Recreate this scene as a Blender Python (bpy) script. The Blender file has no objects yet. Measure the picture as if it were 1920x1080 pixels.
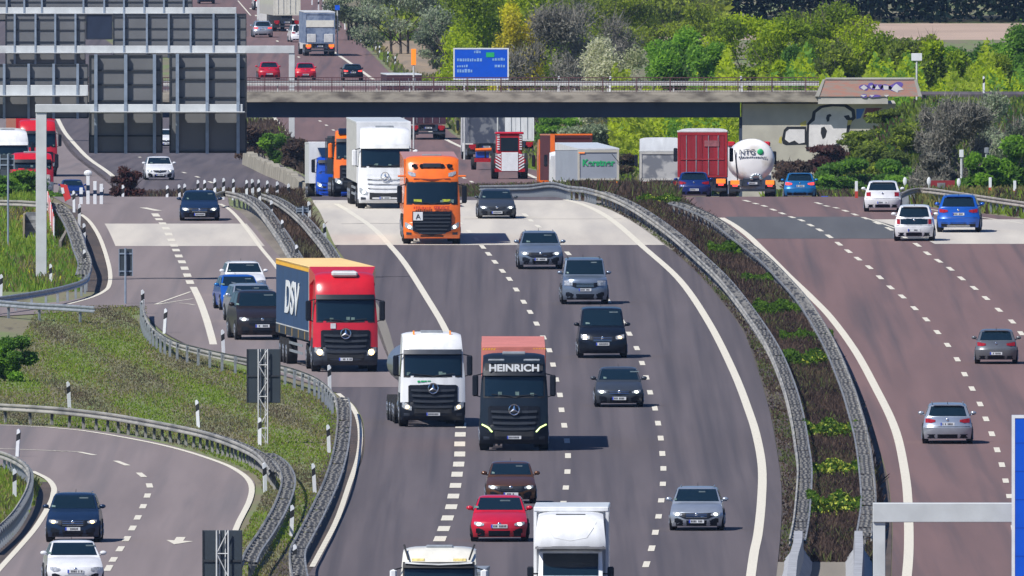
import bpy, math, random
import numpy as np
from mathutils import Vector
R = math.radians
random.seed(7)
S = bpy.context.scene
COL = S.collection

# ---------------------------------------------------------------- camera, sky, sun, exposure
FPX = 65000.0            # focal length in photo pixels (1920 wide)
A0 = 0.02446             # camera looks this far (radians) below the horizon
OY = 1500.0              # world origin lies 1500 m in front of the camera
CZ = 36.5                # camera height over the nearest carriageway
cam_d = bpy.data.cameras.new("camera")
cam = bpy.data.objects.new("camera", cam_d)
COL.objects.link(cam)
cam.location = (0, -OY, CZ)
cam.rotation_euler = (math.pi/2 - A0, 0, 0)
cam_d.sensor_width = 36.0
cam_d.lens = FPX/1920*36.0
cam_d.clip_start = 5.0
cam_d.clip_end = 40000.0
S.camera = cam

SUN_EL, SUN_AZ = 50.0, 48.0      # azimuth: degrees left of straight behind the camera
w = bpy.data.worlds.new("World"); S.world = w; w.use_nodes = True
nt = w.node_tree
sky = nt.nodes.new("ShaderNodeTexSky"); sky.sky_type = 'NISHITA'
sky.sun_disc = False
sky.sun_elevation = R(SUN_EL); sky.sun_rotation = R(180 + SUN_AZ)
sky.air_density = 1.0; sky.dust_density = 0.6; sky.ozone_density = 1.5
tint = nt.nodes.new("ShaderNodeMix"); tint.data_type = 'RGBA'; tint.blend_type = 'MULTIPLY'; tint.inputs[0].default_value = 1.0
tint.inputs[7].default_value = (0.52, 0.80, 1.30, 1)     # deep blue spring sky
nt.links.new(sky.outputs[0], tint.inputs[6]); nt.links.new(tint.outputs[2], nt.nodes["Background"].inputs[0])
nt.nodes["Background"].inputs[1].default_value = 0.055
sd = bpy.data.lights.new("sun", 'SUN'); sd.energy = 5.0; sd.angle = R(0.5); sd.color = (1.0, 0.965, 0.91)
so = bpy.data.objects.new("sun", sd); COL.objects.link(so)
sv = Vector((-math.cos(R(SUN_EL))*math.sin(R(SUN_AZ)), -math.cos(R(SUN_EL))*math.cos(R(SUN_AZ)), math.sin(R(SUN_EL))))
so.rotation_euler = sv.to_track_quat('Z', 'Y').to_euler()
so.location = (-60, -60, 120)
S.view_settings.view_transform = 'Standard'; S.view_settings.look = 'None'
S.view_settings.exposure = 0.26; S.view_settings.gamma = 1.0
S.view_settings.use_curve_mapping = False
S.cycles.max_bounces = 5; S.cycles.diffuse_bounces = 2; S.cycles.glossy_bounces = 3; S.cycles.volume_bounces = 0

# ---------------------------------------------------------------- road profile
def pchip(xs, ys):
    xs = np.array(xs, float); ys = np.array(ys, float)
    o = np.argsort(xs); xs = xs[o]; ys = ys[o]
    keep = np.concatenate([[True], np.diff(xs) > 1e-6]); xs = xs[keep]; ys = ys[keep]
    h = np.diff(xs); d = np.diff(ys)/h
    m = np.zeros(len(xs))
    if len(xs) == 2: m[:] = d[0]
    else:
        for i in range(1, len(xs)-1):
            if d[i-1]*d[i] > 0:
                w1 = 2*h[i]+h[i-1]; w2 = h[i]+2*h[i-1]
                m[i] = (w1+w2)/(w1/d[i-1]+w2/d[i])
        m[0] = d[0]; m[-1] = d[-1]
    def f(x):
        x = float(x)
        if x <= xs[0]: return float(ys[0]+m[0]*(x-xs[0]))
        if x >= xs[-1]: return float(ys[-1]+m[-1]*(x-xs[-1]))
        i = int(np.searchsorted(xs, x))-1; i = max(0, min(i, len(h)-1))
        t = (x-xs[i])/h[i]
        return float((2*t**3-3*t**2+1)*ys[i]+(t**3-2*t**2+t)*h[i]*m[i]+(-2*t**3+3*t**2)*ys[i+1]+(t**3-t**2)*h[i]*m[i+1])
    return f
# drop below the camera against distance from the camera
_D = pchip([850, 955, 1060, 1130, 1250, 1400, 1556, 1620, 1660, 1710, 1857, 1912, 2000, 2060, 2100, 2170, 2500, 2890, 3170, 3370, 3700, 14000],
           [35.8, 35.85, 36.0, 36.1, 36.7, 36.65, 36.35, 36.1, 36.35, 37.47, 40.71, 41.92, 43.84, 45.12, 45.85, 46.38, 50.6, 53.4, 54.6, 54.8, 55.0, 55.0])
ST = list(np.arange(850, 2200, 4.0))+list(np.arange(2202, 3700, 10.0))+[3800, 4200, 5000, 7000, 12000]
SD = [_D(s) for s in ST]
def D(Y): return float(np.interp(Y, ST, SD))
def G(Y): return CZ-D(Y)                  # ground height at distance Y from the camera
def pyof(Y, h=0.0): return 540+FPX*((D(Y)-h)/Y-A0)
def Yof(py, h=0.0, near=None):
    """distance at which height h over the ground is seen at photo row py"""
    a = A0+(py-540)/FPX
    if near is None: near = pyof(1660, h) <= py
    lo, hi = (850.0, 1660.0) if near else (2060.0, 3700.0)
    for _ in range(40):
        m = (lo+hi)/2
        if (D(m)-h)/m > a: lo = m
        else: hi = m
    return (lo+hi)/2
def W(px, py, h=0.0, near=None):
    Y = Yof(py, h, near); return ((px-960)*Y/FPX, Y)
def XY(px, Y): return ((px-960)*Y/FPX, Y)

# ---------------------------------------------------------------- materials
MATS = {}
def mat(name, col, rough=0.7, metal=0.0, spec=0.5, var=0.0, scale=(1, 1, 1), nscale=1.0, col2=None, coat=0.0, emit=None, estr=0.0,
        detail=4.0, lo=0.35, hi=0.65, bump=0.0, two=None):
    if name in MATS: return MATS[name]
    m = bpy.data.materials.new(name); m.use_nodes = True
    t = m.node_tree; b = t.nodes["Principled BSDF"]
    b.inputs["Base Color"].default_value = (*col, 1)
    b.inputs["Roughness"].default_value = rough
    b.inputs["Metallic"].default_value = metal
    b.inputs["Specular IOR Level"].default_value = spec
    if coat: b.inputs["Coat Weight"].default_value = coat; b.inputs["Coat Roughness"].default_value = 0.06
    if emit: b.inputs["Emission Color"].default_value = (*emit, 1); b.inputs["Emission Strength"].default_value = estr
    if var or col2:
        tc = t.nodes.new("ShaderNodeTexCoord"); mp = t.nodes.new("ShaderNodeMapping"); n = t.nodes.new("ShaderNodeTexNoise")
        mp.inputs["Scale"].default_value = scale
        n.inputs["Scale"].default_value = nscale; n.inputs["Detail"].default_value = detail
        t.links.new(tc.outputs["Object"], mp.inputs[0]); t.links.new(mp.outputs[0], n.inputs[0])
        r = t.nodes.new("ShaderNodeValToRGB")
        c2 = col2 if col2 else tuple(max(0, c*(1-var)) for c in col)
        r.color_ramp.elements[0].position = lo; r.color_ramp.elements[1].position = hi
        r.color_ramp.elements[0].color = (*c2, 1); r.color_ramp.elements[1].color = (*col, 1)
        t.links.new(n.outputs[0], r.inputs[0])
        out = r.outputs[0]
        if two:      # a second noise layer: (colour, mapping scale, noise scale, low, high)
            c3, s3, n3, l3, h3 = two
            mp2 = t.nodes.new("ShaderNodeMapping"); n2 = t.nodes.new("ShaderNodeTexNoise"); mp2.inputs["Scale"].default_value = s3
            n2.inputs["Scale"].default_value = n3; n2.inputs["Detail"].default_value = 3
            t.links.new(tc.outputs["Object"], mp2.inputs[0]); t.links.new(mp2.outputs[0], n2.inputs[0])
            r2 = t.nodes.new("ShaderNodeValToRGB"); r2.color_ramp.elements[0].position = l3; r2.color_ramp.elements[1].position = h3
            r2.color_ramp.elements[0].color = (0, 0, 0, 1); r2.color_ramp.elements[1].color = (1, 1, 1, 1)
            mx = t.nodes.new("ShaderNodeMix"); mx.data_type = 'RGBA'
            t.links.new(n2.outputs[0], r2.inputs[0]); t.links.new(r2.outputs[0], mx.inputs["Factor"])
            t.links.new(out, mx.inputs[6]); mx.inputs[7].default_value = (*c3, 1)
            out = mx.outputs[2]
        t.links.new(out, b.inputs["Base Color"])
        if bump:
            bp = t.nodes.new("ShaderNodeBump"); bp.inputs["Strength"].default_value = bump
            t.links.new(n.outputs[0], bp.inputs["Height"]); t.links.new(bp.outputs[0], b.inputs["Normal"])
    MATS[name] = m
    return m
def paint(name, col, metal=0.0, rough=0.28):
    return mat("paint_"+name, col, rough, metal, 0.5 if max(col) > .1 else .35, coat=0.6 if max(col) > .1 else .25, var=0.12, nscale=3.0)
M = dict(
    glass=mat("dark_glass", (0.006, 0.016, 0.026), 0.06, 0, 0.55),
    rubber=mat("rubber", (0.012, 0.012, 0.014), 0.85, var=0.4, nscale=8),
    blackp=mat("black_plastic", (0.007, 0.010, 0.018), 0.5, spec=.3, var=0.3, nscale=6),
    dgrey=mat("dark_grey_plastic", (0.028, 0.036, 0.052), 0.5, var=0.3, nscale=5),
    chrome=mat("chrome", (0.75, 0.76, 0.78), 0.15, 1.0, var=0.1, nscale=9),
    alu=mat("alloy", (0.42, 0.44, 0.47), 0.35, 0.8, var=0.3, nscale=9),
    lens=mat("clear_lens", (0.55, 0.57, 0.6), 0.12, 0.3, 0.6, var=0.5, nscale=14),
    lampw=mat("lit_headlamp_white", (0.9, 0.95, 0.9), 0.3, emit=(0.92, 1.0, 0.8), estr=2.2, var=0.2, nscale=20),
    lampy=mat("lit_headlamp_warm", (1.0, 0.85, 0.5), 0.3, emit=(1.0, 0.68, 0.3), estr=3.0, var=0.2, nscale=20),
    amber=mat("amber_lamp", (0.9, 0.22, 0.02), 0.3, emit=(1, 0.25, 0.02), estr=0.6, var=0.3, nscale=15),
    red=mat("red_lamp", (0.42, 0.012, 0.02), 0.25, var=0.4, nscale=12),
    redlit=mat("lit_red_lamp", (0.8, 0.03, 0.03), 0.3, emit=(1.0, 0.08, 0.06), estr=1.2, var=0.3, nscale=15),
    plate=mat("plate_white", (0.62, 0.64, 0.66), 0.5, var=0.15, nscale=10),
    blue=mat("plate_blue", (0.02, 0.06, 0.5), 0.5, var=0.2, nscale=10),
    ink=mat("plate_ink", (0.05, 0.05, 0.06), 0.6, var=0.2, nscale=10),
    white=mat("white_paint", (0.76, 0.77, 0.78), 0.35, coat=0.3, var=0.16, scale=(1, 1, .25), nscale=3, detail=7),
    dirtyw=mat("dirty_white", (0.55, 0.54, 0.5), 0.6, var=0.25, nscale=2.5),
    galv=mat("galvanised", (0.36, 0.39, 0.42), 0.45, 0.35, var=0.35, nscale=3),
    galvl=mat("galvanised_light", (0.62, 0.63, 0.62), 0.5, 0.1, var=0.2, nscale=3),
    railm=mat("rail_steel", (0.34, 0.325, 0.29), 0.6, 0.1, col2=(.16, .16, .15), scale=(1, .3, 1), nscale=1.2, detail=8, lo=.35, hi=.6),
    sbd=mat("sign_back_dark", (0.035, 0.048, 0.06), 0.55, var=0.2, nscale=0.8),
    galvd=mat("galvanised_weathered", (0.30, 0.31, 0.32), 0.6, 0.2, var=0.65, nscale=2.2, detail=8),
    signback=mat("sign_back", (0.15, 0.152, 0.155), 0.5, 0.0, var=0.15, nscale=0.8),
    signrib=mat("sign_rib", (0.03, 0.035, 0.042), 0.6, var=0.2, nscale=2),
    gantry=mat("gantry_white", (0.58, 0.60, 0.60), 0.5, 0.1, var=0.14, nscale=1.5),
    strut=mat("sign_strut", (0.30, 0.36, 0.44), 0.45, 0.3, var=0.2, nscale=3),
    signblue=mat("sign_blue", (0.0, 0.085, 0.60), 0.45, var=0.08, nscale=2),
    signwhite=mat("sign_white", (0.72, 0.74, 0.76), 0.5, var=0.1, nscale=3),
    green=mat("sign_green", (0.02, 0.42, 0.14), 0.5, var=0.2, nscale=5),
    black=mat("matt_black", (0.01, 0.011, 0.014), 0.7, var=0.3, nscale=5),
    yellow=mat("yellow_paint", (0.85, 0.45, 0.02), 0.5, var=0.15, nscale=3),
    concrete=mat("bridge_concrete", (0.33, 0.295, 0.24), 0.85, col2=(0.11, 0.095, 0.08), scale=(0.5, 1, 1.4), nscale=1.3, detail=8, lo=0.36, hi=0.56),
    conlight=mat("pale_concrete", (0.50, 0.48, 0.43), 0.85, var=0.25, nscale=0.7, detail=8),
    barrier=mat("barrier_concrete", (0.36, 0.37, 0.39), 0.8, var=0.3, nscale=1.5, detail=6),
)

# ---------------------------------------------------------------- mesh helpers
class MB:
    def __init__(s): s.v = []; s.f = []; s.m = []
    def add(s, vs, fs, m=0):
        o = len(s.v); s.v += [tuple(map(float, p)) for p in vs]; s.f += [tuple(i+o for i in f) for f in fs]; s.m += [m]*len(fs)
    def box(s, x0, x1, y0, y1, z0, z1, m=0, ch=0.0):
        if ch > 0:
            c = ch; vs = []
            for (z, k) in ((z0, c), (z0+c, 0), (z1-c, 0), (z1, c)):
                vs += [(x0+k+c, y0+k, z), (x1-k-c, y0+k, z), (x1-k, y0+k+c, z), (x1-k, y1-k-c, z), (x1-k-c, y1-k, z), (x0+k+c, y1-k, z), (x0+k, y1-k-c, z), (x0+k, y0+k+c, z)]
            fs = [tuple(range(7, -1, -1)), tuple(range(24, 32))]
            for r in range(3):
                for i in range(8):
                    a = r*8+i; b = r*8+(i+1) % 8; fs.append((a, b, b+8, a+8))
            s.add(vs, fs, m); return
        s.add([(x0, y0, z0), (x1, y0, z0), (x1, y1, z0), (x0, y1, z0), (x0, y0, z1), (x1, y0, z1), (x1, y1, z1), (x0, y1, z1)],
              [(0, 3, 2, 1), (4, 5, 6, 7), (0, 1, 5, 4), (1, 2, 6, 5), (2, 3, 7, 6), (3, 0, 4, 7)], m)
    def tube(s, a, b, r0, r1=None, n=8, m=0, caps=True):
        r1 = r0 if r1 is None else r1
        a = Vector(a); b = Vector(b); d = (b-a)
        if d.length < 1e-6: return
        d.normalize(); u = d.orthogonal().normalized(); v = d.cross(u)
        vs = []
        for (c, r) in ((a, r0), (b, r1)):
            for i in range(n):
                t = 2*math.pi*i/n; vs.append(c+u*(r*math.cos(t))+v*(r*math.sin(t)))
        fs = [(i, (i+1) % n, n+(i+1) % n, n+i) for i in range(n)]
        if caps: fs += [tuple(range(n-1, -1, -1)), tuple(range(n, 2*n))]
        s.add(vs, fs, m)
    def ball(s, c, r, n=10, k=6, m=0):
        rx, ry, rz = r if isinstance(r, tuple) else (r, r, r)
        vs = [(c[0], c[1], c[2]-rz)]
        for j in range(1, k):
            t = math.pi*j/k
            for i in range(n):
                p = 2*math.pi*i/n; vs.append((c[0]+rx*math.sin(t)*math.cos(p), c[1]+ry*math.sin(t)*math.sin(p), c[2]-rz*math.cos(t)))
        vs.append((c[0], c[1], c[2]+rz)); fs = [(0, 1+(i+1) % n, 1+i) for i in range(n)]
        for j in range(k-2):
            for i in range(n):
                a = 1+j*n+i; b = 1+j*n+(i+1) % n; fs.append((a, b, b+n, a+n))
        L = len(vs)-1; o = 1+(k-2)*n
        fs += [(o+i, o+(i+1) % n, L) for i in range(n)]
        s.add(vs, fs, m)
    def prism(s, poly, y0, y1, m=0, axis='y'):
        n = len(poly)
        if axis == 'y': vs = [(p[0], y0, p[1]) for p in poly]+[(p[0], y1, p[1]) for p in poly]
        elif axis == 'x': vs = [(y0, p[0], p[1]) for p in poly]+[(y1, p[0], p[1]) for p in poly]
        else: vs = [(p[0], p[1], y0) for p in poly]+[(p[0], p[1], y1) for p in poly]
        s.add(vs, [tuple(range(n-1, -1, -1)), tuple(range(n, 2*n))]+[(i, (i+1) % n, n+(i+1) % n, n+i) for i in range(n)], m)
    def build(s, name, mats, parent=None, smooth=None, loc=None, recalc=True):
        me = bpy.data.meshes.new(name); me.from_pydata(s.v, [], s.f)
        mats = mats if isinstance(mats, (list, tuple)) else [mats]
        for q in mats: me.materials.append(q)
        if len(mats) > 1: me.polygons.foreach_set("material_index", s.m)
        if recalc and len(s.f) < 20000:
            import bmesh
            bm = bmesh.new(); bm.from_mesh(me); bmesh.ops.recalc_face_normals(bm, faces=bm.faces); bm.to_mesh(me); bm.free()
        if smooth:
            me.polygons.foreach_set("use_smooth", [True]*len(me.polygons)); me.set_sharp_from_angle(angle=R(smooth))
        me.update()
        o = bpy.data.objects.new(name, me); COL.objects.link(o)
        if parent: o.parent = parent
        if loc: o.location = loc
        return o
def tag(o, label=None, cat=None, group=None, kind=None):
    if label: o["label"] = label
    if cat: o["category"] = cat
    if group: o["group"] = group
    if kind: o["kind"] = kind
    return o
def empty(name, loc, rz=0.0, label=None, cat=None, group=None, rx=0.0):
    o = bpy.data.objects.new(name, None); o.empty_display_size = 0.5; COL.objects.link(o)
    o.location = loc; o.rotation_euler = (rx, 0, rz)
    return tag(o, label, cat, group)
def word(name, body, size, loc, rot, m, parent, ext=0.01, align='CENTER', shear=0.0, sx=1.0, off=0.0):
    c = bpy.data.curves.new(name, 'FONT'); c.body = body; c.size = size; c.align_x = align; c.align_y = 'CENTER'
    c.extrude = ext; c.shear = shear; c.offset = off; c.materials.append(m)
    t = bpy.data.objects.new(name, c); COL.objects.link(t); bpy.context.view_layer.update()
    me = bpy.data.meshes.new_from_object(t.evaluated_get(bpy.context.evaluated_depsgraph_get())); me.name = name
    bpy.data.objects.remove(t); bpy.data.curves.remove(c)
    o = bpy.data.objects.new(name, me); COL.objects.link(o); o.parent = parent; o.location = loc; o.rotation_euler = rot; o.scale = (sx, 1, 1)
    return o

# ---------------------------------------------------------------- ground and roads
def sm(t): t = max(0.0, min(1.0, t)); return t*t*(3-2*t)
def bumpz(X, Y):
    z = 0.0
    if 1990 < Y < 2200 and X > 15:      # road embankment carrying the bridge road
        z += 5.6*sm((X-16.3)/9.0)*sm((Y-2030)/62)*(1-sm((Y-2116)/50))
    if Y > 2150 and X > 6:
        z += 2.6*sm((X-(8-(Y-2150)*0.02))/10)*sm((Y-2160)/120)*(1-sm((Y-2950)/130))
    return z
def ground():
    xs = [-4000, -1000, -300, -120]+list(np.arange(-60, 92, 2.0))+[150, 400, 1200, 4000]
    b = MB(); n = len(xs)
    for Y in ST:
        for x in xs: b.v.append((x, Y-OY, G(Y)+bumpz(x, Y)))
    for j in range(len(ST)-1):
        for i in range(n-1): b.f.append((j*n+i, j*n+i+1, (j+1)*n+i+1, (j+1)*n+i)); b.m.append(0)
    m = mat("verge_earth", (0.14, 0.18, 0.06), 0.95, col2=(0.17, 0.15, 0.09), scale=(0.5, 0.05, 1), nscale=1.0, detail=8, lo=0.42, hi=0.6,
            two=((0.10, 0.085, 0.055), (1.5, 0.12, 1), 1.6, 0.55, 0.75))
    o = b.build("ground", m, recalc=False); tag(o, kind="structure")
ground()
class Path:
    """a line given as photo points (px,py) or world points ('w',X,Y), kept as X(Y)"""
    def __init__(s, pts, h=0.0):
        q = []
        for p in pts:
            if p[0] == 'w': q.append((p[1], p[2]))
            elif len(p) == 3: q.append(W(p[0], p[1], h, near=(p[2] == 'n')))
            else: q.append(W(p[0], p[1], h))
        s.p = q; s.f = pchip([a[1] for a in q], [a[0] for a in q])
        s.y0 = min(a[1] for a in q); s.y1 = max(a[1] for a in q)
    def __call__(s, Y): return s.f(Y)
def region(name, L, Rr, Y0, Y1, m, off, nx=4):
    ys = [Y0]+[y for y in ST if Y0+0.2 < y < Y1-0.2]+[Y1]
    b = MB()
    for Y in ys:
        l = L(Y) if callable(L) else L; r = Rr(Y) if callable(Rr) else Rr
        for i in range(nx+1): b.v.append((l+(r-l)*i/nx, Y-OY, G(Y)+off))
    for j in range(len(ys)-1):
        for i in range(nx):
            a = j*(nx+1)+i; b.f.append((a, a+1, a+nx+2, a+nx+1)); b.m.append(0)
    o = b.build(name, m, recalc=False); tag(o, kind="structure"); return o
def ribbon(b, pts, wid, off, step=2.0):
    """pts: world (X,Y) list, already ordered"""
    P = [pts[0]]
    for a, c in zip(pts, pts[1:]):
        d = math.hypot(c[0]-a[0], c[1]-a[1]); n = max(1, int(d/step))
        P += [(a[0]+(c[0]-a[0])*i/n, a[1]+(c[1]-a[1])*i/n) for i in range(1, n+1)]
    vs = []
    for i, p in enumerate(P):
        a = P[max(0, i-1)]; c = P[min(len(P)-1, i+1)]
        tx, ty = c[0]-a[0], c[1]-a[1]; l = math.hypot(tx, ty) or 1
        nx, ny = -ty/l*wid*.46, tx/l*wid*.46
        for s_ in (1, -1):
            x, y = p[0]+nx*s_, p[1]+ny*s_; vs.append((x, y-OY, G(y)+off))
    b.add(vs, [(2*i, 2*i+1, 2*i+3, 2*i+2) for i in range(len(P)-1)])
def smoothpts(pts, step=3.0):
    """Catmull-Rom through world points"""
    out = []
    P = [pts[0]]+list(pts)+[pts[-1]]
    for i in range(1, len(P)-2):
        p0, p1, p2, p3 = P[i-1], P[i], P[i+1], P[i+2]
        n = max(2, int(math.hypot(p2[0]-p1[0], p2[1]-p1[1])/step))
        for k in range(n):
            t = k/n
            out.append(tuple(0.5*(2*p1[j]+(-p0[j]+p2[j])*t+(2*p0[j]-5*p1[j]+4*p2[j]-p3[j])*t*t+(-p0[j]+3*p1[j]-3*p2[j]+p3[j])*t**3) for j in (0, 1)))
    out.append(pts[-1]); return out

asph = mat("asphalt_grey", (0.116, 0.098, 0.103), 0.85, col2=(0.094, 0.080, 0.085), scale=(1, 0.02, 1), nscale=0.9, detail=5, spec=0.3,
           two=((0.068, 0.060, 0.067), (1.7, 0.006, 1), 1.0, 0.44, 0.70))
asphl = mat("asphalt_light", (0.218, 0.180, 0.175), 0.85, col2=(0.178, 0.148, 0.145), scale=(1, 0.02, 1), nscale=0.9, spec=0.3,
            two=((0.14, 0.125, 0.127), (1.2, 0.008, 1), 1.0, 0.52, 0.8))
asphr = mat("asphalt_reddish", (0.175, 0.109, 0.103), 0.85, col2=(0.142, 0.091, 0.087), scale=(1, 0.02, 1), nscale=0.8, spec=0.3,
            two=((0.098, 0.073, 0.075), (1.4, 0.008, 1), 1.0, 0.5, 0.75))
patchc = mat("concrete_patch", (0.53, 0.49, 0.425), 0.85, col2=(0.42, 0.39, 0.35), scale=(0.7, 0.03, 1), nscale=1.0, spec=0.3)
patchg = mat("grey_patch", (0.098, 0.100, 0.104), 0.85, var=0.15, scale=(1, 0.03, 1), spec=0.3)
patcht = mat("tan_patch", (0.215, 0.195, 0.165), 0.85, var=0.15, scale=(1, 0.03, 1), spec=0.3)
OA, OP, OM = 0.030, 0.036, 0.042

# carriageway edges
A_right = Path([(1455, 1090), (1463, 1010), (1466, 950), (1462, 880), (1440, 760), (1402, 640), (1348, 560), (1293, 500), (1245, 460), (1205, 430), (1150, 398), (1085, 377),
                ('w', 2.5, 1665), ('w', -3, 1900), ('w', -12.6, 2170), (505, 300), (455, 262), (400, 226, 'f'), (300, 150), (180, 60), (110, 2)])
B_left = Path([(570, 1090), (590, 1062), (630, 990), (660, 910), (682, 850), (681, 795), (664, 762), (640, 742), (600, 728), (520, 703), (430, 678), (360, 653), (300, 620), (272, 592)])
B_left2 = Path([(40, 574), (120, 566), (170, 556), (196, 546), (206, 532), (203, 500), (186, 450), (165, 412), (140, 392), ('w', -21.5, 1650), ('w', -27, 1850), ('w', -40, 2170), ('w', -50, 2600)])
B_right = Path([(640, 600), (560, 520), (520, 478), (480, 430), (452, 400), (430, 386), ('w', -13.6, 1660), ('w', -17.5, 1850), ('w', -25.8, 2170)])
A_left = Path([(735, 700), (700, 600), (655, 500), (628, 462), (600, 400), (588, 382), ('w', -9.6, 1660), ('w', -14, 1850), ('w', -25.5, 2170), (90, 225, 'f'), (20, 150), (-60, 60), (-90, 2)])
C_out = Path([(-40, 795), (0, 797), (60, 800), (150, 806), (300, 832), (400, 862), (452, 884), (478, 910), (474, 940), (450, 985), (430, 1030), (420, 1090)])
C_in = Path([(-40, 866), (20, 878), (60, 886), (92, 902), (100, 925), (90, 950), (54, 1000), (-6, 1065), (-40, 1100)])
D_left = Path([(1672, 1090), (1672, 960), (1660, 880), (1622, 760), (1582, 680), (1532, 600), (1467, 530), (1402, 462), (1342, 410), (1292, 380), ('w', 8.3, 1665), ('w', 2.5, 1900),
               ('w', -5, 2060), ('w', -10.5, 2170), (548, 264, 'f'), (515, 222), (440, 150), (330, 60), (270, 2)])
D_right = Path([('w', 28, 900), ('w', 27, 1100), ('w', 25.5, 1400), (2010, 432), (1920, 412), (1780, 394), (1632, 375), ('w', 18.5, 1720), ('w', 18.2, 1850), ('w', 15, 1960), ('w', 9, 2080), ('w', 3.5, 2190), ('w', 0.5, 2260),
                ('w', -3.6, 2500), (745, 152), (705, 110), (648, 50), (604, 2)])
YG = Yof(492)
region("road_centre", B_left, A_right, 870, Yof(575), asph, OA, 6)
region("road_centre_upper", B_right, A_right, Yof(575), YG, asph, OA, 6)
region("road_slip_upper", lambda Y: B_left(Y) if Y < Yof(592) else B_left2(Y), B_right, Yof(575), YG, asphl, OA, 6)
region("road_centre_far", A_left, A_right, YG, 3500, asph, OA, 6)
region("road_slip_far", B_left2, lambda Y: B_right(Y) if Y < 1900 else A_left(Y)+0.3, YG, 2900, asphl, OA, 6)
region("road_slip_mouth", lambda Y: -24.0, Path([(275, 574.5), (170, 580), (130, 586), (0, 594), (-60, 598)]), Yof(596), Yof(575)-0.1, asphl, OA, 6)
region("road_loop", lambda Y: C_in(Y) if Y < Yof(872) else -30.0, C_out, 870, Yof(797.5), asphl, OA, 8)
region("road_outbound", D_left, D_right, 870, 3500, asphr, OA, 8)
# lighter slip-road asphalt, older surface left of the first lane
slip_r = Path([(700, 735), (560, 600), (480, 470), (430, 386)])
region("slip_surface", lambda Y: B_left(Y)+0.05, lambda Y: min(A_left(Y)+0.1, B_right(Y)+4), Yof(728), Yof(575), asphl, OP, 4)
# expansion strips of the bridge in the foreground: concrete and grey patches
region("concrete_strip", A_left, A_right, Yof(461), Yof(377), patchc, OP, 6)
region("concrete_strip_slip", lambda Y: B_left2(Y)+0.6, lambda Y: B_right(Y)-0.25, Yof(463), Yof(421), patchc, OP, 4)
region("grey_strip", lambda Y: D_left(Y)+0.5, Path([(1760, 452), (1700, 432), (1625, 410)]), Yof(449), Yof(408), patchg, OP, 4)
region("concrete_strip_outbound", Path([(1760, 462), (1700, 434), (1625, 411)]), D_right, Yof(459), Yof(413), patchc, OP, 4)
region("tan_strip", Path([(733, 690), (700, 600), (690, 560)]), Path([(748, 690), (722, 600), (700, 560)]), Yof(690), Yof(560), patcht, OP, 2)
region("verge_kerb", lambda Y: A_right(Y), lambda Y: A_right(Y)+0.9, Yof(470), Yof(378), patcht, OA-0.006, 2)
region("slip_shoulder", lambda Y: B_right(Y)-0.1, lambda Y: B_right(Y)+1.3, Yof(500), Yof(395), mat("shoulder_gravel", (0.20, 0.175, 0.14), 0.9, var=0.35, scale=(1, .06, 1), nscale=1.5), OA-0.008, 2)
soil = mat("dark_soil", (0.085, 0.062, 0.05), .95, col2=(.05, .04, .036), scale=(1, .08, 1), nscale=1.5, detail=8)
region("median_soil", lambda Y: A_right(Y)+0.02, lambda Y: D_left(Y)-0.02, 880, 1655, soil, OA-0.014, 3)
region("verge_soil_shade", lambda Y: B_left(Y)-1.3, lambda Y: B_left(Y)-0.02, 880, Yof(748), soil, OA-0.014, 2)  # brown soil strip, laid dark to stand in for the barrier's shadow band
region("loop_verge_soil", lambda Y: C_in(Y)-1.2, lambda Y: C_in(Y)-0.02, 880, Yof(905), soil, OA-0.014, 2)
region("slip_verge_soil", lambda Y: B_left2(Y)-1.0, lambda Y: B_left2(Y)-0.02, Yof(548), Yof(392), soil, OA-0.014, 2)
region("median_slab", Path([(1445, 1090), (1450, 1056)]), Path([(1640, 1090), (1638, 1056)]), 900, Yof(1056), patcht, OA-0.006, 2)
region("culvert_slab", Path([(1190, 398), (1240, 428)]), Path([(1340, 398), (1345, 425)]), Yof(425), Yof(398), patcht, OA-0.010, 2)
region("bare_bank", lambda Y: D_right(Y)+1.2, lambda Y: D_right(Y)+6.5, Yof(150), Yof(78), mat("bare_earth", (0.30, 0.22, 0.14), 0.95, col2=(.20, .16, .11), scale=(1, .05, 1), nscale=.8, detail=8), .08, 6)
region("farm_field", lambda Y: 12.0, lambda Y: 400.0, Yof(104), Yof(49), mat("ploughed_field", (0.42, 0.31, 0.24), 0.95, var=0.2, scale=(0.05, 0.02, 1), nscale=2), 0.25, 8)

mk = MB()
def dashes(pts, wid=0.16, ln=6.0, off=OM, maxgap=40):
    q = [W(*p) for p in pts]
    for i, p in enumerate(q):
        a = q[max(0, i-1)]; c = q[min(len(q)-1, i+1)]
        tx, ty = c[0]-a[0], c[1]-a[1]; l = math.hypot(tx, ty) or 1
        if l < 1e-3: tx, ty, l = 0, 1, 1
        k = ln/2
        if i and i < len(q)-1: k = min(k, l*.5*.24)       # keep the gaps open where dashes close up at the brow
        ribbon(mk, [(p[0]-tx/l*k, p[1]-ty/l*k), (p[0]+tx/l*k, p[1]+ty/l*k)], wid, off, 2.0)
def solid(pts, wid=0.3, off=OM, h=0.0):
    q = [((p[1], p[2]) if p[0] == 'w' else W(*p)) if not (len(p) == 3 and p[0] != 'w') else W(p[0], p[1], 0, p[2] == 'n') for p in pts]
    ribbon(mk, smoothpts(q), wid, off, 3.0)
dashes([(905, 465), (916, 478), (928, 493), (942, 510), (955, 525), (968, 545), (982, 568), (994, 587), (1006, 609), (1019, 635), (1030, 659), (1037, 686), (1043, 714), (1050, 743), (1053, 771),
        (1058, 800), (1063, 829), (1065, 857), (1064, 887), (1061, 917), (1056, 946), (1048, 976), (1040, 1008)], 0.23)
dashes([(845, 405), (862, 420), (880, 436), (893, 450)], 0.2, 5)
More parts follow.
